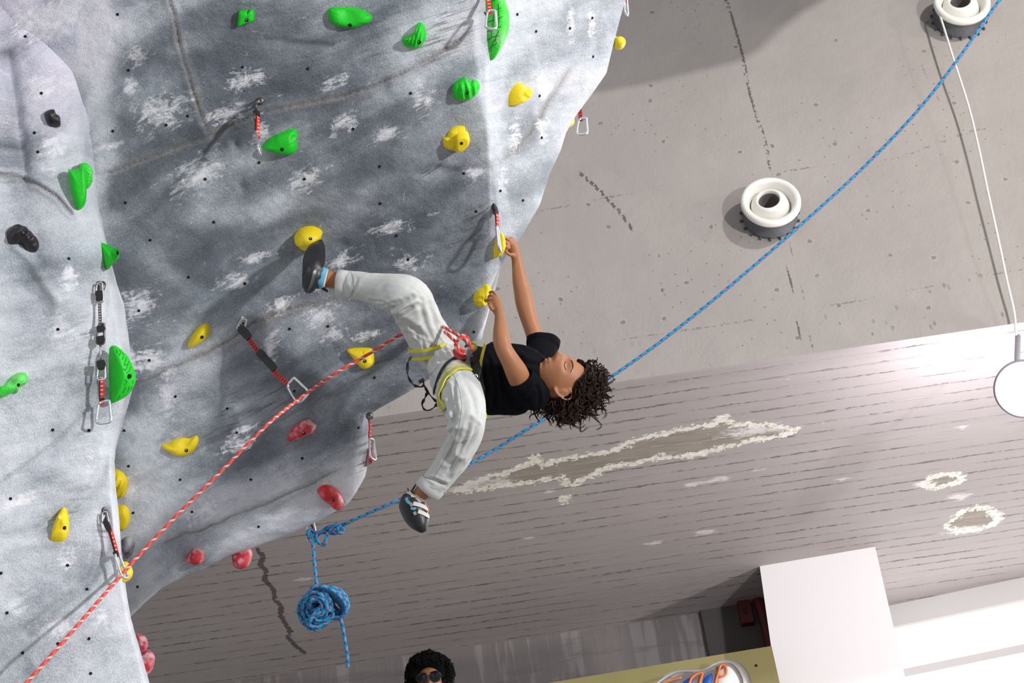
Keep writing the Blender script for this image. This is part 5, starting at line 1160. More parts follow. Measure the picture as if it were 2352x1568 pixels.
TLINES = [([(880, 716), (905, 704), (946, 682)], 4.5, .011), ([(912, 726), (932, 712), (956, 700)], 4.5, .012), ([(866, 703), (888, 700), (915, 690)], 3.5, .006), ([(928, 738), (950, 752), (972, 776)], 6, .007), ([(932, 762), (950, 772), (968, 786)], 5, .005),
  ([(985, 700), (1000, 745), (1012, 778)], 6, .006), ([(965, 690), (975, 740), (992, 785)], 5, .006), ([(1008, 742), (1018, 765), (1024, 782)], 3, .004),
  ([(975, 806), (982, 826)], 3.2, .0045), ([(990, 802), (1000, 824)], 3.2, .0045), ([(1004, 798), (1014, 818)], 3.2, .0045), ([(1018, 792), (1028, 812)], 3, .005), ([(960, 812), (966, 834), (985, 850)], 4, .007), ([(945, 822), (958, 846), (975, 862)], 4, .007), ([(955, 765), (961, 785)], 3, .005), ([(975, 765), (982, 784)], 3, .005), ([(997, 760), (1006, 778)], 3, .005),
  ([(820, 640), (815, 665), (808, 684)], 3, .004), ([(850, 690), (880, 694), (910, 712)], 3, .005), ([(960, 850), (985, 862), (1000, 880)], 5, .006),
  ([(1030, 890), (1036, 925), (1045, 965), (1037, 985)], 5, .011), ([(1042, 880), (1046, 920), (1052, 950)], 4, .008), ([(1020, 925), (1028, 955), (1040, 975)], 4, .009), ([(1040, 985), (1020, 1015), (1010, 1030)], 4, .008),
  ([(1078, 965), (1068, 1000), (1046, 1052), (1028, 1090)], 6, .009), ([(1094, 975), (1084, 1005), (1062, 1042)], 5, .008), ([(1060, 990), (1045, 1020), (1028, 1060)], 5, .007), ([(1000, 1060), (990, 1085)], 4, .005), ([(1070, 880), (1086, 915), (1092, 945)], 6, .006), ([(980, 1096), (1000, 1102), (1022, 1112)], 3.2, .0045)]
SLINES = [([(1118, 820), (1130, 850), (1142, 890), (1138, 930)], 5, .010), ([(1150, 850), (1158, 890), (1180, 925)], 6, .010), ([(1190, 815), (1205, 830), (1232, 838)], 4, .008), ([(1195, 800), (1215, 812), (1240, 812)], 4, .007), ([(1228, 880), (1238, 905), (1236, 930)], 4, .007), ([(1175, 940), (1200, 930), (1225, 905)], 5, .006), ([(1105, 900), (1125, 935), (1150, 950)], 4, .006)]
def V3(px, py, D): return tuple(P(px, py, D))
def dirv(a, b): return tuple(P(b[0], b[1], 7) - P(a[0], a[1], 7))
# trousers
tp = [limb([(1060, 850, 7.0, 62, .125), (1042, 848, 7.0, 60, .125), (1026, 838, 7.02, 52, .11)]),
      limb([(1046, 828, 7.08, 48, .10), (1008, 806, 7.06, 52, .10), (978, 762, 7.02, 49, .09), (960, 722, 6.98, 47, .085), (941, 686, 6.94, 49, .08), (915, 673, 6.95, 45, .078), (875, 665, 6.99, 37, .07), (835, 658, 7.03, 33, .062), (800, 653, 7.06, 31, .058), (783, 652, 7.065, 31, .057)], flat=.15),
      limb([(1040, 866, 6.95, 54, .10), (1052, 892, 6.86, 54, .10), (1062, 920, 6.74, 52, .095), (1071, 945, 6.66, 46, .085), (1073, 968, 6.64, 41, .08), (1066, 1000, 6.66, 38, .072), (1048, 1040, 6.69, 36, .066), (1024, 1078, 6.72, 33, .06), (1003, 1104, 6.735, 31, .056), (987, 1121, 6.74, 31, .055)], flat=.15)]
folds = [(V3(910, 715, 6.9), .10, dirv((870, 715), (945, 685)), .013, 34), (V3(960, 735, 6.95), .10, dirv((930, 700), (980, 800)), .008, 26), (V3(830, 660, 7.0), .12, dirv((790, 640), (900, 650)), .004, 22), (V3(790, 650, 7.0), .05, dirv((795, 620), (805, 690)), .004, 60),
         (V3(985, 820, 6.95), .09, dirv((980, 790), (1000, 850)), .010, 42), (V3(1010, 780, 6.95), .07, dirv((985, 740), (1030, 790)), .006, 40), (V3(1030, 980, 6.6), .10, dirv((1000, 1000), (1060, 960)), .010, 30), (V3(1060, 1040, 6.6), .15, dirv((1085, 985), (1030, 1110)), .008, 26),
         (V3(1040, 900, 6.8), .10, dirv((1030, 880), (1050, 960)), .007, 30), (V3(1000, 1105, 6.7), .05, dirv((960, 1100), (1030, 1125)), .004, 50)]
TR, BV_TR = remeshed('trousers', tp, .0045, 5, TROU, cl_o, creases(wrinkle(.002, folds, 3), TLINES))
# cuffs: open rims at the ankles (a lip with a dark inside)
def cuff(secs, name, m, parent, depth=.02):
    (x0, y0, d0, w0, z0), (x1, y1, d1, w1, z1) = secs; c0, c1 = P(x0, y0, d0), P(x1, y1, d1); t = (c1 - c0).normalized(); side = t.cross(VIEW).normalized(); dep = t.cross(side)
    V = []; seg = 40; prof = [(0, 1.0), (.35, 1.03), (1.0, 1.02), (1.03, .97), (.9, .93), (.2, .90)]
    for (k, sc) in prof:
        c = c0.lerp(c1, k); w = (w0 + (w1-w0)*k)/F*d0; z = z0 + (z1-z0)*k
        for i in range(seg):
            a = 2*math.pi*i/seg; wv = 1 + .03*math.sin(3*a + 1) + .02*math.sin(7*a)
            V.append(c + side*(math.cos(a)*w*sc*wv) + dep*(math.sin(a)*z*sc*wv))
    f = gridf(len(prof), seg, True); return mobj(name, V, f, m, parent)
cuff([(800, 653, 7.06, 31, .058), (776, 651, 7.065, 32, .058)], 'cuff', TROU, TR)
cuff([(996, 1110, 6.737, 32, .057), (981, 1127, 6.742, 32, .056)], 'cuff', TROU, TR)
# t-shirt
sp = [limb([(1100, 864, 7.0, 73, .135), (1118, 868, 6.99, 84, .14), (1150, 870, 6.985, 83, .145), (1190, 872, 6.98, 82, .148), (1220, 876, 6.99, 72, .115), (1237, 882, 7.0, 52, .07), (1248, 884, 7.01, 38, .05)], flat=.3),
      limb([(1228, 912, 6.90, 36, .07), (1216, 895, 6.86, 35, .065), (1200, 874, 6.82, 31, .058)], flat=.1),
      limb([(1232, 850, 7.08, 34, .07), (1240, 822, 7.12, 37, .065), (1247, 800, 7.17, 36, .062), (1248, 789, 7.19, 37, .062)], flat=.1)]
sf = [(V3(1150, 880, 6.85), .14, dirv((1110, 800), (1170, 950)), .008, 18), (V3(1200, 840, 6.9), .08, dirv((1170, 810), (1230, 850)), .009, 26), (V3(1235, 900, 6.85), .08, dirv((1210, 880), (1240, 950)), .007, 22), (V3(1120, 860, 6.9), .06, dirv((1100, 850), (1150, 830)), .007, 30)]
SH, BV_SH = remeshed('t_shirt', sp, .0055, 3, SHIRT, cl_o, creases(wrinkle(.002, sf, 9), SLINES))
cuff([(1206, 882, 6.83, 33, .060), (1195, 866, 6.812, 32, .058)], 'sleeve_hem', SHIRT, SH)
cuff([(1247, 798, 7.175, 37, .062), (1249, 782, 7.195, 38, .063)], 'sleeve_hem', SHIRT, SH)
v, f = lathe_data(P(1251, 882, 7.0), Hz, [(-.02, .070), (.004, .060), (.010, .056), (.004, .052)], 40); mobj('collar', v, f, SHIRT, SH)
# face details
def on_face(x, z, off=.0012):
    h = BV_BODY.ray_cast(hp(x, .25, z), -Fy); return h[0] + Fy*off if h[0] else hp(x, .1, z)
BROWM = mat('dark_brow_hair', (0.030, 0.016, 0.010), .8, bump=.5, bscale=300); LIPM = mat('rosy_lips', (0.40, 0.150, 0.105), .5)
for s in (-1, 1):
    q = catmull([on_face(s*.013, .024, .0), on_face(s*.026, .028, .0), on_face(s*.040, .029, .0), on_face(s*.053, .022, .0)], 6)
    v, f, uv = tube_data(q, [.0018 + .0022*math.sin(math.pi*min(1, (i+2)/16)) for i in range(len(q))], 8, r2=.0009, up=Hz); mobj('eyebrow', v, f, BROWM, cl_o)
    q = catmull([on_face(s*.018, .004, .0), on_face(s*.028, -.001, .0004), on_face(s*.038, -.001, .0004), on_face(s*.049, .005, .0)], 6)
    v, f, uv = tube_data(q, .0017, 6); mobj('eyelashes', v, f, BROWM, cl_o)
for z, w, t in ((-.0570, .018, .0030), (-.0675, .017, .0036)):
    q = catmull([on_face(-w, -.0625, .0), on_face(-w*.5, z, .0), on_face(0, z, .0005), on_face(w*.5, z, .0), on_face(w, -.0625, .0)], 6)
    v, f, uv = tube_data(q, [t*(.3 + .7*math.sin(math.pi*i/(len(q)-1))) for i in range(len(q))], 8, r2=.0022, up=Hz); mobj('lip', v, f, LIPM, cl_o)
# hair
random.seed(11)
HV = MB()
cap_v, cap_f = [], []
nu, nv = 60, 34
def scalp(th, ph, k=1.0):
    dx, dy, dz = math.sin(ph)*math.sin(th), math.sin(ph)*math.cos(th), math.cos(ph)
    return (dx*.077*k, (dy*.098 - .002)*k, dz*.117*k + .002)
def hairline(th):                       # lowest polar angle covered for each direction round the head
    a = abs(((th + math.pi) % (2*math.pi)) - math.pi)
    return np.interp(a, [0, .5, .9, 1.2, 1.45, 1.75, 2.2, math.pi], [.80, .82, 1.0, 1.22, 1.26, 1.38, 2.05, 2.3])
for j in range(nv):
    for i in range(nu):
        th = 2*math.pi*i/nu; ph = .02 + (hairline(th) - .02)*j/(nv-1); k = 1.005 + .15*math.sin(math.pi*min(1, (1 - j/(nv-1))*1.6)/2)
        x, y, z = scalp(th, ph, k); cap_v.append(hp(x, y, z))
HV.add(cap_v, gridf(nv, nu, True))
def lock(root, n_out, L, rr, turns, rad, ph0, grav, strands=6):
    """one curly lock: several fine strands running together"""
    t0 = n_out.normalized(); m_ = 20; a0 = t0.orthogonal().normalized(); p = Vector(root); C0 = []
    for i in range(m_ + 1):
        s = i/m_; t = (t0*(1 - s*.85) + grav*(s*1.2)).normalized(); p = p + t*(L/m_)
        a = (a0 - t*a0.dot(t)).normalized(); b = t.cross(a); an = ph0 + 2*math.pi*turns*s**1.2
        u_ = a*math.cos(an) + b*math.sin(an); C0.append((p + u_*(rr*min(1, s*2.5)), u_, t))
    for k in range(strands):
        w = 2*math.pi*k/strands + random.uniform(-.3, .3); off = rad*random.uniform(.5, 1.1); q = []; e = random.uniform(.8, 1.0)
        for i, (c, u_, t) in enumerate(C0):
            s = i/m_
            if s > e: break
            v_ = t.cross(u_); q.append(c + (u_*math.cos(w + s*1.5) + v_*math.sin(w + s*1.5))*(off*(1 - .6*s)))
        n_ = len(q); v, f, uv = tube_data(q, [.00125*(1.0 - .7*(i/n_)**2) for i in range(n_)], 4); HV.add(v, f)
for k_ in range(110):
    th = -math.pi + 2*math.pi*(k_ + random.random()*.6)/110; ph = hairline(th) - random.uniform(.0, .10)
    r0 = hp(*scalp(th, ph, 1.0)); no = (r0 - HC).normalized(); back = (Hz*.8 - Fy*.5*max(0, math.cos(th)) + DOWN*.3).normalized()
    lock(r0, no*.5 + back*.8, random.uniform(.04, .075), random.uniform(.006, .012), random.uniform(.8, 1.5), random.uniform(.003, .005), random.uniform(0, 6.28), back*.6 + DOWN*.5 + no*.3, 7)
cnt = 0
while cnt < 430:
    th = random.uniform(-math.pi, math.pi); ph = math.acos(random.uniform(math.cos(2.25), 1))
    if ph > hairline(th) - .03: continue
    x, y, z = scalp(th, ph, 1.04); r0 = hp(x, y, z); no = (r0 - HC).normalized()
    g = (DOWN*.9 + no*.6 + Hz*.25 + Vector((random.uniform(-.5, .5), random.uniform(-.5, .5), random.uniform(-.4, .4))))
    fw = max(0, math.cos(th)*math.sin(ph)); L = random.uniform(.05, .10)*(1 - .35*fw)
    lock(r0, no*1.0 + Hz*.2, L, random.uniform(.009, .018), random.uniform(.8, 1.7), random.uniform(.003, .0055), random.uniform(0, 6.28), g*.8, 9)
    cnt += 1
for (a, b, c) in (((1385, 878), (1396, 858), (1386, 848)), ((1380, 893), (1398, 912), (1410, 908)), ((1375, 868), (1396, 880), (1396, 900)), ((1300, 968), (1330, 982), (1345, 975)), ((1362, 955), (1382, 975), (1372, 988)), ((1330, 965), (1335, 990), (1350, 980)), ((1275, 955), (1285, 978), (1300, 972)), ((1380, 930), (1392, 950), (1384, 962))):
    for k in range(5):
        j = lambda: random.uniform(-2.5, 2.5)
        v, f, uv = tube_data(catmull([P(a[0]-16, a[1]-8, 6.98), P(a[0]+j(), a[1]+j(), 6.97), P(b[0]+j(), b[1]+j(), 6.96), P(c[0]+j(), c[1]+j(), 6.95)], 8), [.0017*(1 - .7*i/24) for i in range(25)], 4); HV.add(v, f)
hair = HV.obj('hair', HAIRM, cl_o)
# shoes
def thin_seam(name, pts, bvs, m, parent, r=.0011):
    q = []
    for z in catmull([(a, b, 0) for a, b in pts], 8):
        for bv in bvs:
            h = bv.ray_cast(EYE, ray(z[0], z[1]).normalized())
            if h[0] is not None: q.append(h[0] - VIEW*.0002); break
    if len(q) > 3: v, f, uv = tube_data(q, r, 6); mobj(name, v, f, m, parent)
SEAMM = mat('grey_stitched_seam', (.30, .31, .29), .9)
thin_seam('seam', [(1036, 852), (1050, 878), (1058, 910), (1060, 945), (1052, 985), (1035, 1030), (1016, 1065), (996, 1098)], [BV_TR], SEAMM, TR)
thin_seam('seam', [(1034, 822), (1014, 832), (998, 850), (985, 864)], [BV_TR], SEAMM, TR)
thin_seam('seam', [(806, 624), (812, 640), (812, 662), (804, 682)], [BV_TR], SEAMM, TR)
thin_seam('seam', [(972, 1094), (990, 1100), (1008, 1108), (1026, 1112)], [BV_TR], SEAMM, TR)
sh1 = [limb([(736, 554, 7.275, 6, .012), (732, 565, 7.25, 15, .022), (725, 580, 7.19, 23, .034), (721, 600, 7.13, 26, .040), (717, 622, 7.06, 23, .042), (713, 645, 7.05, 20, .040), (709, 662, 7.05, 15, .034), (707, 668, 7.05, 10, .025)]),
       limb([(716, 625, 7.06, 26, .040), (730, 636, 7.065, 25, .040), (742, 640, 7.07, 25, .040)], flat=.2)]
S1, BV1 = remeshed('climbing_shoe', sh1, .004, 4, SHOEM, cl_o)
def cam_strap(name, pts, w, t, m, parent, bvs, off=.002, sub=6, uvw=False):
    """strap that follows the surface it lies on"""
    q = []; nn = []
    for z in catmull([(a, b, 0) for a, b in pts], sub):
        r = ray(z[0], z[1]).normalized(); best = None
        for bv in bvs:
            h = bv.ray_cast(EYE, r)
            if h[0] is not None and (best is None or h[3] < best[3]): best = h
        if best is not None:
            q.append(best[0] + best[1]*off*(1 if best[1].dot(VIEW) < 0 else -1)); nn.append(best[1])
    if len(q) < 3: return None
    for _ in range(2): q = [q[0]] + [(q[i-1] + q[i]*2 + q[i+1])/4 for i in range(1, len(q)-1)] + [q[-1]]
    sides = []
    for i in range(len(q)):
        tt = (q[min(i+1, len(q)-1)] - q[max(i-1, 0)]).normalized(); sides.append(tt.cross(nn[i]).normalized())
    for i in range(1, len(sides)):
        if sides[i].dot(sides[i-1]) < 0: sides[i] = -sides[i]
    for _ in range(6): sides = [(sides[max(i-1, 0)] + sides[i]*2 + sides[min(i+1, len(sides)-1)]).normalized() for i in range(len(sides))]
    v, f, uv = ribbon_data(q, sides, w, t); return mobj(name, v, f, m, parent, False, uvs=uv)
def ring_strap(name, c, nrm, w, t, m, parent, bvs, a0=0, a1=360, off=.004, smooth=3, R=.35):
    c = Vector(c); nrm = Vector(nrm).normalized(); u = nrm.orthogonal().normalized(); wv = nrm.cross(u); q = []; N = 64
    for i in range(N):
        a = math.radians(a0 + (a1-a0)*i/(N if a1-a0 >= 360 else N-1)); d = u*math.cos(a) + wv*math.sin(a); best = None
        for bv in bvs:
            h = bv.ray_cast(c + d*R, -d, R)
            if h[0] is not None and (best is None or (h[0]-c).length > (best-c).length): best = h[0]
        if best is not None: q.append(best + d*off)
    full = a1-a0 >= 360
    for _ in range(smooth):
        n = len(q); q = [(q[(i-1) % n] + q[i]*2 + q[(i+1) % n])/4 if (full or 0 < i < n-1) else q[i] for i in range(n)]
    if full: q = q + [q[0], q[1]]
    v, f, uv = ribbon_data(q, nrm, w, t); return mobj(name, v, f, m, parent, False, uvs=uv)
cuff([(733, 637, 7.068, 24, .041), (747, 641, 7.07, 24, .041)], 'lining', LBLUE, S1)
cuff([(740, 640, 7.069, 23, .040), (750, 642, 7.07, 23, .040)], 'collar', WSTR, S1)
cam_strap('heel_band', [(706, 672), (716, 648), (722, 625), (733, 612)], .012, .002, mat('grey_shine_rubber', (.07, .07, .085), .3), S1, [BV1])
v, f, uv = tube_data([P(738, 660, 7.06), P(745, 666, 7.05), P(752, 669, 7.04), P(749, 664, 7.04), P(742, 659, 7.05)], .004, 6); mobj('pull_tab', v, f, BSTR, S1)
sh2 = [limb([(953, 1145, 6.76, 29, .045), (948, 1160, 6.755, 31, .046), (953, 1177, 6.75, 30, .044), (960, 1192, 6.745, 27, .042), (967, 1206, 6.735, 20, .036), (972, 1216, 6.73, 12, .026)]),
       limb([(932, 1150, 6.77, 13, .03), (930, 1163, 6.76, 14, .03), (938, 1178, 6.755, 14, .03)])]
S2, BV2 = remeshed('climbing_shoe', sh2, .004, 4, SHOEM, cl_o)
cuff([(954, 1146, 6.757, 24, .040), (960, 1136, 6.755, 23, .039)], 'collar', WSTR, S2)
cam_strap('strap', [(945, 1139), (958, 1141), (970, 1146), (980, 1152)], .013, .004, WSTR, S2, [BV2], .003)
cam_strap('strap', [(949, 1156), (962, 1159), (974, 1165), (983, 1173)], .016, .004, WSTR, S2, [BV2], .003)
cam_strap('strap', [(960, 1174), (970, 1178), (980, 1184), (987, 1190)], .015, .004, WSTR, S2, [BV2], .003)
cam_strap('strap_tip', [(978, 1162), (981, 1168), (982, 1174)], .008, .003, mat('salmon_tip', (.6, .12, .12), .6), S2, [BV2], .007)
cam_strap('side_patch', [(934, 1143), (936, 1150), (942, 1156)], .012, .002, LBLUE, S2, [BV2], .003); cam_strap('side_patch', [(944, 1166), (950, 1168), (955, 1166)], .010, .002, LBLUE, S2, [BV2], .003)
for a, b in ((945, 1158), (953, 1178)): cam_strap('buckle', [(a-2, b-3), (a, b), (a+2, b+4)], .012, .003, mat('tan_buckle', (.32, .29, .22), .5), S2, [BV2], .005)
v, f, uv = tube_data(catmull([P(948, 1138, 6.75), P(946, 1126, 6.74), P(955, 1112, 6.74), P(950, 1122, 6.73), P(941, 1132, 6.74), P(936, 1120, 6.74)], 5), .0022, 6); mobj('heel_loop', v, f, BSTR, S2)
# harness
wb = ring_strap('harness', P(1092, 862, 6.99), CR*.97 - CU*.22, .045, .006, BSTR, cl_o, [BV_TR, BV_SH], off=.006, smooth=6)
HN = wb
ring_strap('belt_edging', P(1098, 863, 6.99), CR*.97 - CU*.22, .012, .008, mat('yellow_trim', (0.62, 0.56, 0.02), .6), HN, [BV_TR, BV_SH], off=.008, smooth=6)
l1 = ring_strap('leg_loop', P(985, 800, 7.03), (P(1003, 850, 7.05) - P(968, 735, 7.0)), .046, .005, YSTR, HN, [BV_TR], off=.010, smooth=5, R=.12)
cam_strap('leg_loop', [(1078, 847), (1062, 845), (1045, 850), (1030, 862), (1018, 882), (1011, 905), (1012, 925), (1022, 940)], .042, .005, YSTR, HN, [BV_TR], .007, 8)
cam_strap('leg_strap', [(1068, 830), (1056, 822), (1042, 826), (1026, 838), (1012, 860), (1003, 885), (997, 912)], .014, .004, BSTR, HN, [BV_TR], .006, 6)
for pts, w in (([(945, 818), (937, 832), (936, 855), (942, 873), (952, 885), (965, 888), (974, 884)], .012), ([(970, 872), (976, 888), (984, 902), (998, 918), (1012, 932)], .011), ([(981, 902), (975, 915), (970, 928), (975, 940), (985, 942), (995, 936), (1003, 928)], .012)):
    q = catmull([P(a, b, 6.88 - .02*math.sin(i*1.3)) for i, (a, b) in enumerate(pts)], 6)
    sd = [(CR*math.cos(.35*i) + VIEW*math.sin(.35*i) - CU*.3) for i in range(len(q))]
    v, f, uv = ribbon_data(q, sd, w, .0025); mobj('rear_strap', v, f, BSTR, HN, False)
for (a, b) in ((968, 874), (1006, 928)):
    v, f = box_data(P(a, b, 6.87), (CR + CU*.6).normalized(), (CU - CR*.6).normalized(), VIEW, .024, .014, .008); mobj('slider_buckle', v, f, BRUB, HN, False)
cam_strap('gear_strap', [(1082, 806), (1092, 830), (1100, 855), (1107, 880), (1112, 902)], .028, .006, BSTR, HN, [BV_TR, BV_SH, Bh] if False else [BV_TR, BV_SH], .016)
cam_strap('stitch_mark', [(1080, 818), (1086, 836), (1094, 854)], .0028, .002, WSTR, HN, [BV_TR, BV_SH], .026)
for (x, y) in ((1083, 822), (1085, 827)): cam_strap('stitch_mark', [(x-4, y+2), (x, y), (x+5, y-1)], .003, .002, WSTR, HN, [BV_TR, BV_SH], .026)
def dep(x, y): 
    best = 9
    for bv in (BV_TR, BV_SH):
        h = bv.ray_cast(EYE, ray(x, y).normalized())
        if h[0] is not None: best = min(best, -(RM.transposed() @ (h[0] - EYE)).z)
    return best
v, f, uv = tube_data(catmull([P(1068, 796, 6.86), P(1076, 791, 6.85), P(1083, 797, 6.84), P(1082, 812, 6.83), P(1076, 824, 6.83), P(1077, 836, 6.83)], 5), .007, 8, r2=.004); mobj('tie_in_carabiner', v, f, mat('slate_blue_aluminium', (.14, .15, .20), .35, metal=.7), HN)
q = catmull([P(1046, 800, 6.88), P(1050, 812, 6.87), P(1058, 817, 6.86), P(1070, 814, 6.86)], 5); v, f, uv = ribbon_data(q, (CR*.3 + CU)*1, .03, .004); mobj('belay_loop', v, f, mat('worn_red_webbing', (.50, .05, .045), .7), HN, False)
v, f, uv = tube_data(catmull([P(1083, 785, 6.9), P(1092, 792, 6.9), P(1091, 804, 6.9), P(1085, 808, 6.9)], 5), .006, 8); mobj('gear_loop', v, f, mat('yellow_trim', (0.62, 0.56, 0.02), .6), HN)
v, f, uv = tube_data(catmull([P(1110, 942, 6.9), P(1115, 950, 6.9), P(1115, 959, 6.9), P(1110, 962, 6.9)], 5), .0055, 8); lg = mobj('gear_loop', v, f, mat('lime_gear', (.35, .75, .01), .45), HN); lg['label'] = 'lime green clip'
carabiner(P(1088, 862, 6.80), P(1100, 902, 6.80), CR, .025, HN, ALU, .0035)
# tie-in knot of the red rope: part of the rope
for i, pts in enumerate(([(1018, 750, 6.95), (1035, 760, 6.90), (1055, 771, 6.86), (1072, 782, 6.83), (1082, 797, 6.82), (1084, 806, 6.84)], [(1022, 762, 6.92), (1036, 775, 6.88), (1048, 787, 6.85), (1056, 801, 6.84), (1068, 808, 6.84)],
                         [(1056, 775, 6.86), (1064, 770, 6.85), (1074, 776, 6.85), (1078, 788, 6.86)], [(1048, 785, 6.86), (1054, 778, 6.84), (1062, 776, 6.84)], [(1046, 790, 6.86), (1050, 803, 6.84), (1060, 812, 6.84), (1070, 812, 6.85)])):
    v, f, uv = tube_data(catmull([P(*q) for q in pts], 6), .0068, 10); mobj('tie_in_knot', v, f, REDR, REDROPE, uvs=uv)
for pts in ([(1030, 765, 6.95), (1050, 778, 6.93), (1066, 795, 6.93)],):
    pass

# ------------------------------------------------------------------ the second person, on the gallery
sp_o = thing('person', Vector((P(985, 1530, 9.7).x, P(985, 1530, 9.7).y, PLATZ)), 'person with black curly hair and round dark glasses at the bottom edge of the photo', 'person')
hc = P(990, 1572, 9.7); X_, Y_, Z_ = Vector((1, 0, 0)), Vector((0, -1, 0)), Vector((0, 0, 1))
Zh = (Z_ + X_*-.06).normalized()
fc = hc
def sh(x, y, z): return fc + X_*x + Y_*y + Zh*z
nu, nv = 90, 70; th, ph = np.meshgrid(np.linspace(0, 2*math.pi, nu, endpoint=False), np.linspace(.001, math.pi-.001, nv), indexing='xy')
dx = np.sin(ph)*np.sin(th); dy = np.sin(ph)*np.cos(th); dz = np.cos(ph); x = dx*.074; y = dy*.093; z = dz*.113
low = np.clip((-.015 - z)/.10, 0, 1); x = x*(1 - .34*low**1.3); y = np.where(y < 0, y*(1 - .4*low), y*(1-.06*low)); front = np.clip(dy*2.2 - .3, 0, 1)
G = lambda cx, cz, sx, sz: np.exp(-((x-cx)/sx)**2 - ((z-cz)/sz)**2)
y = y + front*(.006*G(0, .028, .05, .01) - .010*G(.033, .006, .016, .011) - .010*G(-.033, .006, .016, .011) + .012*G(0, .0, .009, .02) + .024*G(0, -.03, .012, .01) + .008*G(0, -.056, .02, .0055) - .005*G(0, -.0625, .022, .003) + .008*G(0, -.069, .018, .0055) + .01*G(0, -.096, .02, .013))
hv_ = [sh(a, b, c) for a, b, c in zip(x.ravel(), y.ravel(), z.ravel())]; hf_ = gridf(nv, nu, True); o = len(hv_); hv_ += [sh(0, 0, .113), sh(0, 0, -.113)]
hf_ += [(o, (k+1) % nu, k) for k in range(nu)] + [(o+1, (nv-1)*nu + k, (nv-1)*nu + (k+1) % nu) for k in range(nu)]
def wl(secs, seg=18):
    pts = catmull([(*q[0], q[1], q[2]) for q in secs], 5); N = len(pts); c = [Vector(p[:3]) for p in pts]
    v, f, uv = tube_data(c, [p[3] for p in pts], seg, r2=[p[4] for p in pts], up=X_); return v, f
fb = Vector((fc.x, fc.y + .02, PLATZ)); HH = fc.z - PLATZ
def bp(x, y, z): return (fb.x + x, fb.y + y, fb.z + z)
bparts = [(hv_, hf_), wl([(bp(0, .0, HH-.22), .065, .06), (bp(0, 0, HH-.06), .055, .055)]), wl([(bp(0, 0, .86), .165, .11), (bp(0, 0, 1.05), .145, .10), (bp(0, 0, 1.3), .18, .115), (bp(0, 0, 1.42), .16, .09), (bp(0, 0, HH-.17), .07, .06)])]
for s in (-1, 1):
    bparts.append(wl([(bp(s*.09, 0, .92), .09, .09), (bp(s*.10, 0, .5), .06, .065), (bp(s*.11, .02, .1), .042, .045)])); bparts.append(wl([(bp(s*.11, .05, .045), .045, .04), (bp(s*.12, -.12, .04), .045, .035), (bp(s*.12, -.17, .035), .03, .025)]))
    bparts.append(wl([(bp(s*.17, 0, 1.38), .055, .055), (bp(s*.22, .02, 1.12), .045, .045), (bp(s*.23, -.03, .87), .03, .032)])); bparts.append(wl([(bp(s*.23, -.03, .87), .03, .022), (bp(s*.23, -.05, .78), .042, .018)]))
    for k in range(4): bparts.append(wl([(bp(s*(.205 + .017*k), -.05, .78), .009, .009), (bp(s*(.205 + .017*k), -.06, .74), .008, .008), (bp(s*(.207 + .016*k), -.05, .705 - .006*(k in (1, 2))), .006, .006)], 8))
    bparts.append(wl([(bp(s*.20, -.06, .85), .010, .010), (bp(s*.185, -.08, .81), .010, .010), (bp(s*.185, -.085, .78), .007, .007)], 8))
SB, BV_S = remeshed('body', bparts, .006, 3, mat('brown_skin', (0.27, 0.11, 0.045), .5, sss=.1), sp_o)
cloth = [wl([(bp(0, 0, .84), .18, .13), (bp(0, 0, 1.05), .165, .12), (bp(0, 0, 1.3), .20, .13), (bp(0, 0, 1.42), .175, .105), (bp(0, 0, 1.48), .10, .08)])] + [wl([(bp(s*.16, 0, 1.39), .07, .07), (bp(s*.215, .01, 1.16), .062, .062)]) for s in (-1, 1)]
remeshed('t_shirt', cloth, .010, 3, mat('dark_navy_cotton', (.02, .022, .035), .85), sp_o)
cloth = [wl([(bp(0, 0, .98), .17, .12), (bp(0, 0, .84), .18, .125)])] + [wl([(bp(s*.09, 0, .90), .10, .10), (bp(s*.10, 0, .5), .08, .085), (bp(s*.11, .02, .07), .065, .07)]) for s in (-1, 1)]
remeshed('trousers', cloth, .010, 3, mat('dark_denim', (.03, .04, .07), .85), sp_o)
for s in (-1, 1):
    remeshed('shoe', [wl([(bp(s*.11, .07, .045), .05, .045), (bp(s*.12, -.10, .05), .052, .046), (bp(s*.12, -.20, .04), .038, .034)]), wl([(bp(s*.11, .03, .13), .052, .052), (bp(s*.11, .03, .05), .052, .05)])], .008, 2, mat('dark_grey_shoe', (.04, .04, .045), .7), sp_o)
AF = MB(); random.seed(3)
def afro(th, ph, k):
    return sh(math.sin(ph)*math.sin(th)*.128*k, -.018 + math.sin(ph)*math.cos(th)*.118*k, .066 + math.cos(ph)*.124*k)
n1, n2 = 60, 40; av = []
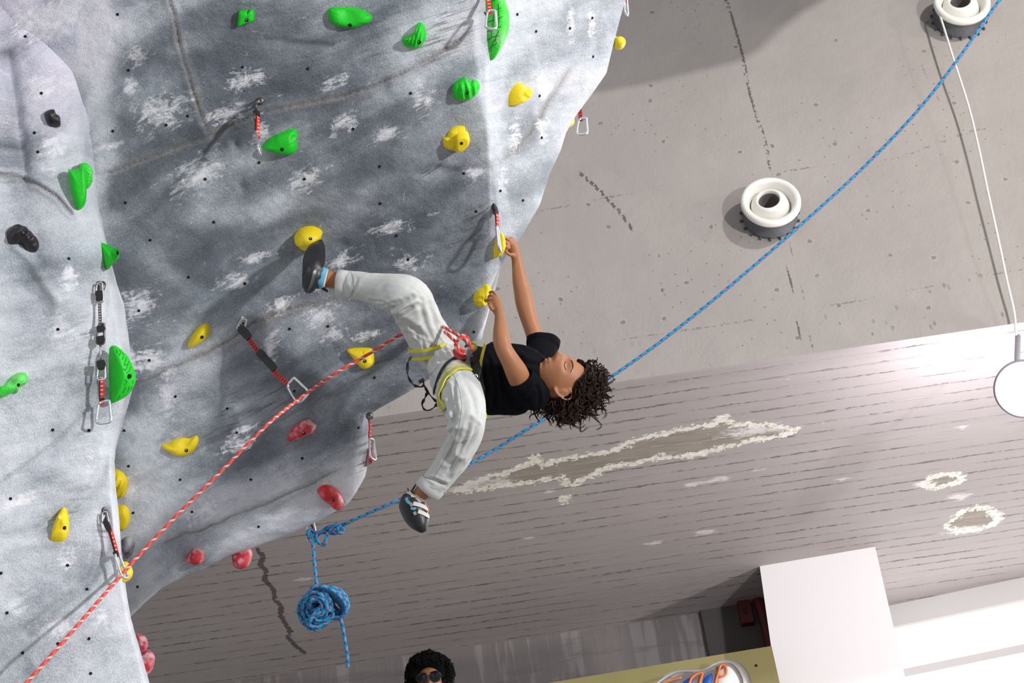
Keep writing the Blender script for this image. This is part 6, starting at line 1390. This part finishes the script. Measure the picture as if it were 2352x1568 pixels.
for j in range(n2):
    for i in range(n1):
        t_ = 2*math.pi*i/n1; p_ = .02 + 2.35*j/(n2-1)
        # leave the face open
        fwd = math.sin(p_)*math.cos(t_); p = afro(t_, p_, 1.0)
        if fwd > 0 and p_ > 1.28:
            cut = min(1, (p_ - 1.28)/.2)*min(1, max(0, (fwd - .45)/.2)); p = p.lerp(sh(math.sin(p_)*math.sin(t_)*.07, .04, .05 + math.cos(p_)*.10), cut)
        av.append(p)
AF.add(av, gridf(n2, n1, True))
for _ in range(1900):
    t_ = random.uniform(-math.pi, math.pi); p_ = math.acos(random.uniform(-.62, 1)); fwd = math.sin(p_)*math.cos(t_)
    if fwd > .5 and p_ > 1.36: continue
    c = afro(t_, p_, random.uniform(.95, 1.07 + .05*math.sin(3*t_)*math.sin(4*p_))); R_ = random.uniform(.008, .016); a = Vector((random.gauss(0, 1), random.gauss(0, 1), random.gauss(0, 1))).normalized(); b = a.orthogonal().normalized(); w = a.cross(b)
    q = [c + b*(R_*math.cos(k)) + w*(R_*math.sin(k)) + a*(k*.0016) for k in np.linspace(0, 7, 12)]; v, f, uv = tube_data(q, .0024, 4); AF.add(v, f)
AF.obj('hair', mat('black_curly_hair', (.003, .0028, .003), .8, spec=.12), sp_o)
LENS = mat('black_glass_lens', (.004, .005, .008), .12); gl = None
def sf_(x, z): 
    h = BV_S.ray_cast(sh(x, .3, z), -Y_); return h[0]
for s in (-1, 1):
    c = sh(s*.038, .104, .002); v, f = lathe_data(c, (Y_ + X_*(s*.10) - Z_*.1).normalized(), [(-.002, .033), (.002, .033), (.003, .031), (.004, .0)], 32); o = mobj('glasses', v, f, LENS, gl or sp_o)
    if gl is None: gl = o
v, f, uv = tube_data([sh(-.008, .106, .010), sh(0, .110, .013), sh(.008, .106, .010)], .002, 6); mobj('bridge', v, f, LENS, gl)
for s in (-1, 1):
    v, f, uv = tube_data([sh(s*.070, .100, .010), sh(s*.082, .06, .010), sh(s*.080, -.02, .008)], .002, 6); mobj('temple', v, f, LENS, gl)
    q = catmull([sf_(s*.012, .034) + Y_*.001, sf_(s*.03, .042) + Y_*.001, sf_(s*.052, .034) + Y_*.001], 6); v, f, uv = tube_data(q, .0032, 6); mobj('eyebrow', v, f, mat('black_brow', (.008, .006, .005), .7), sp_o)
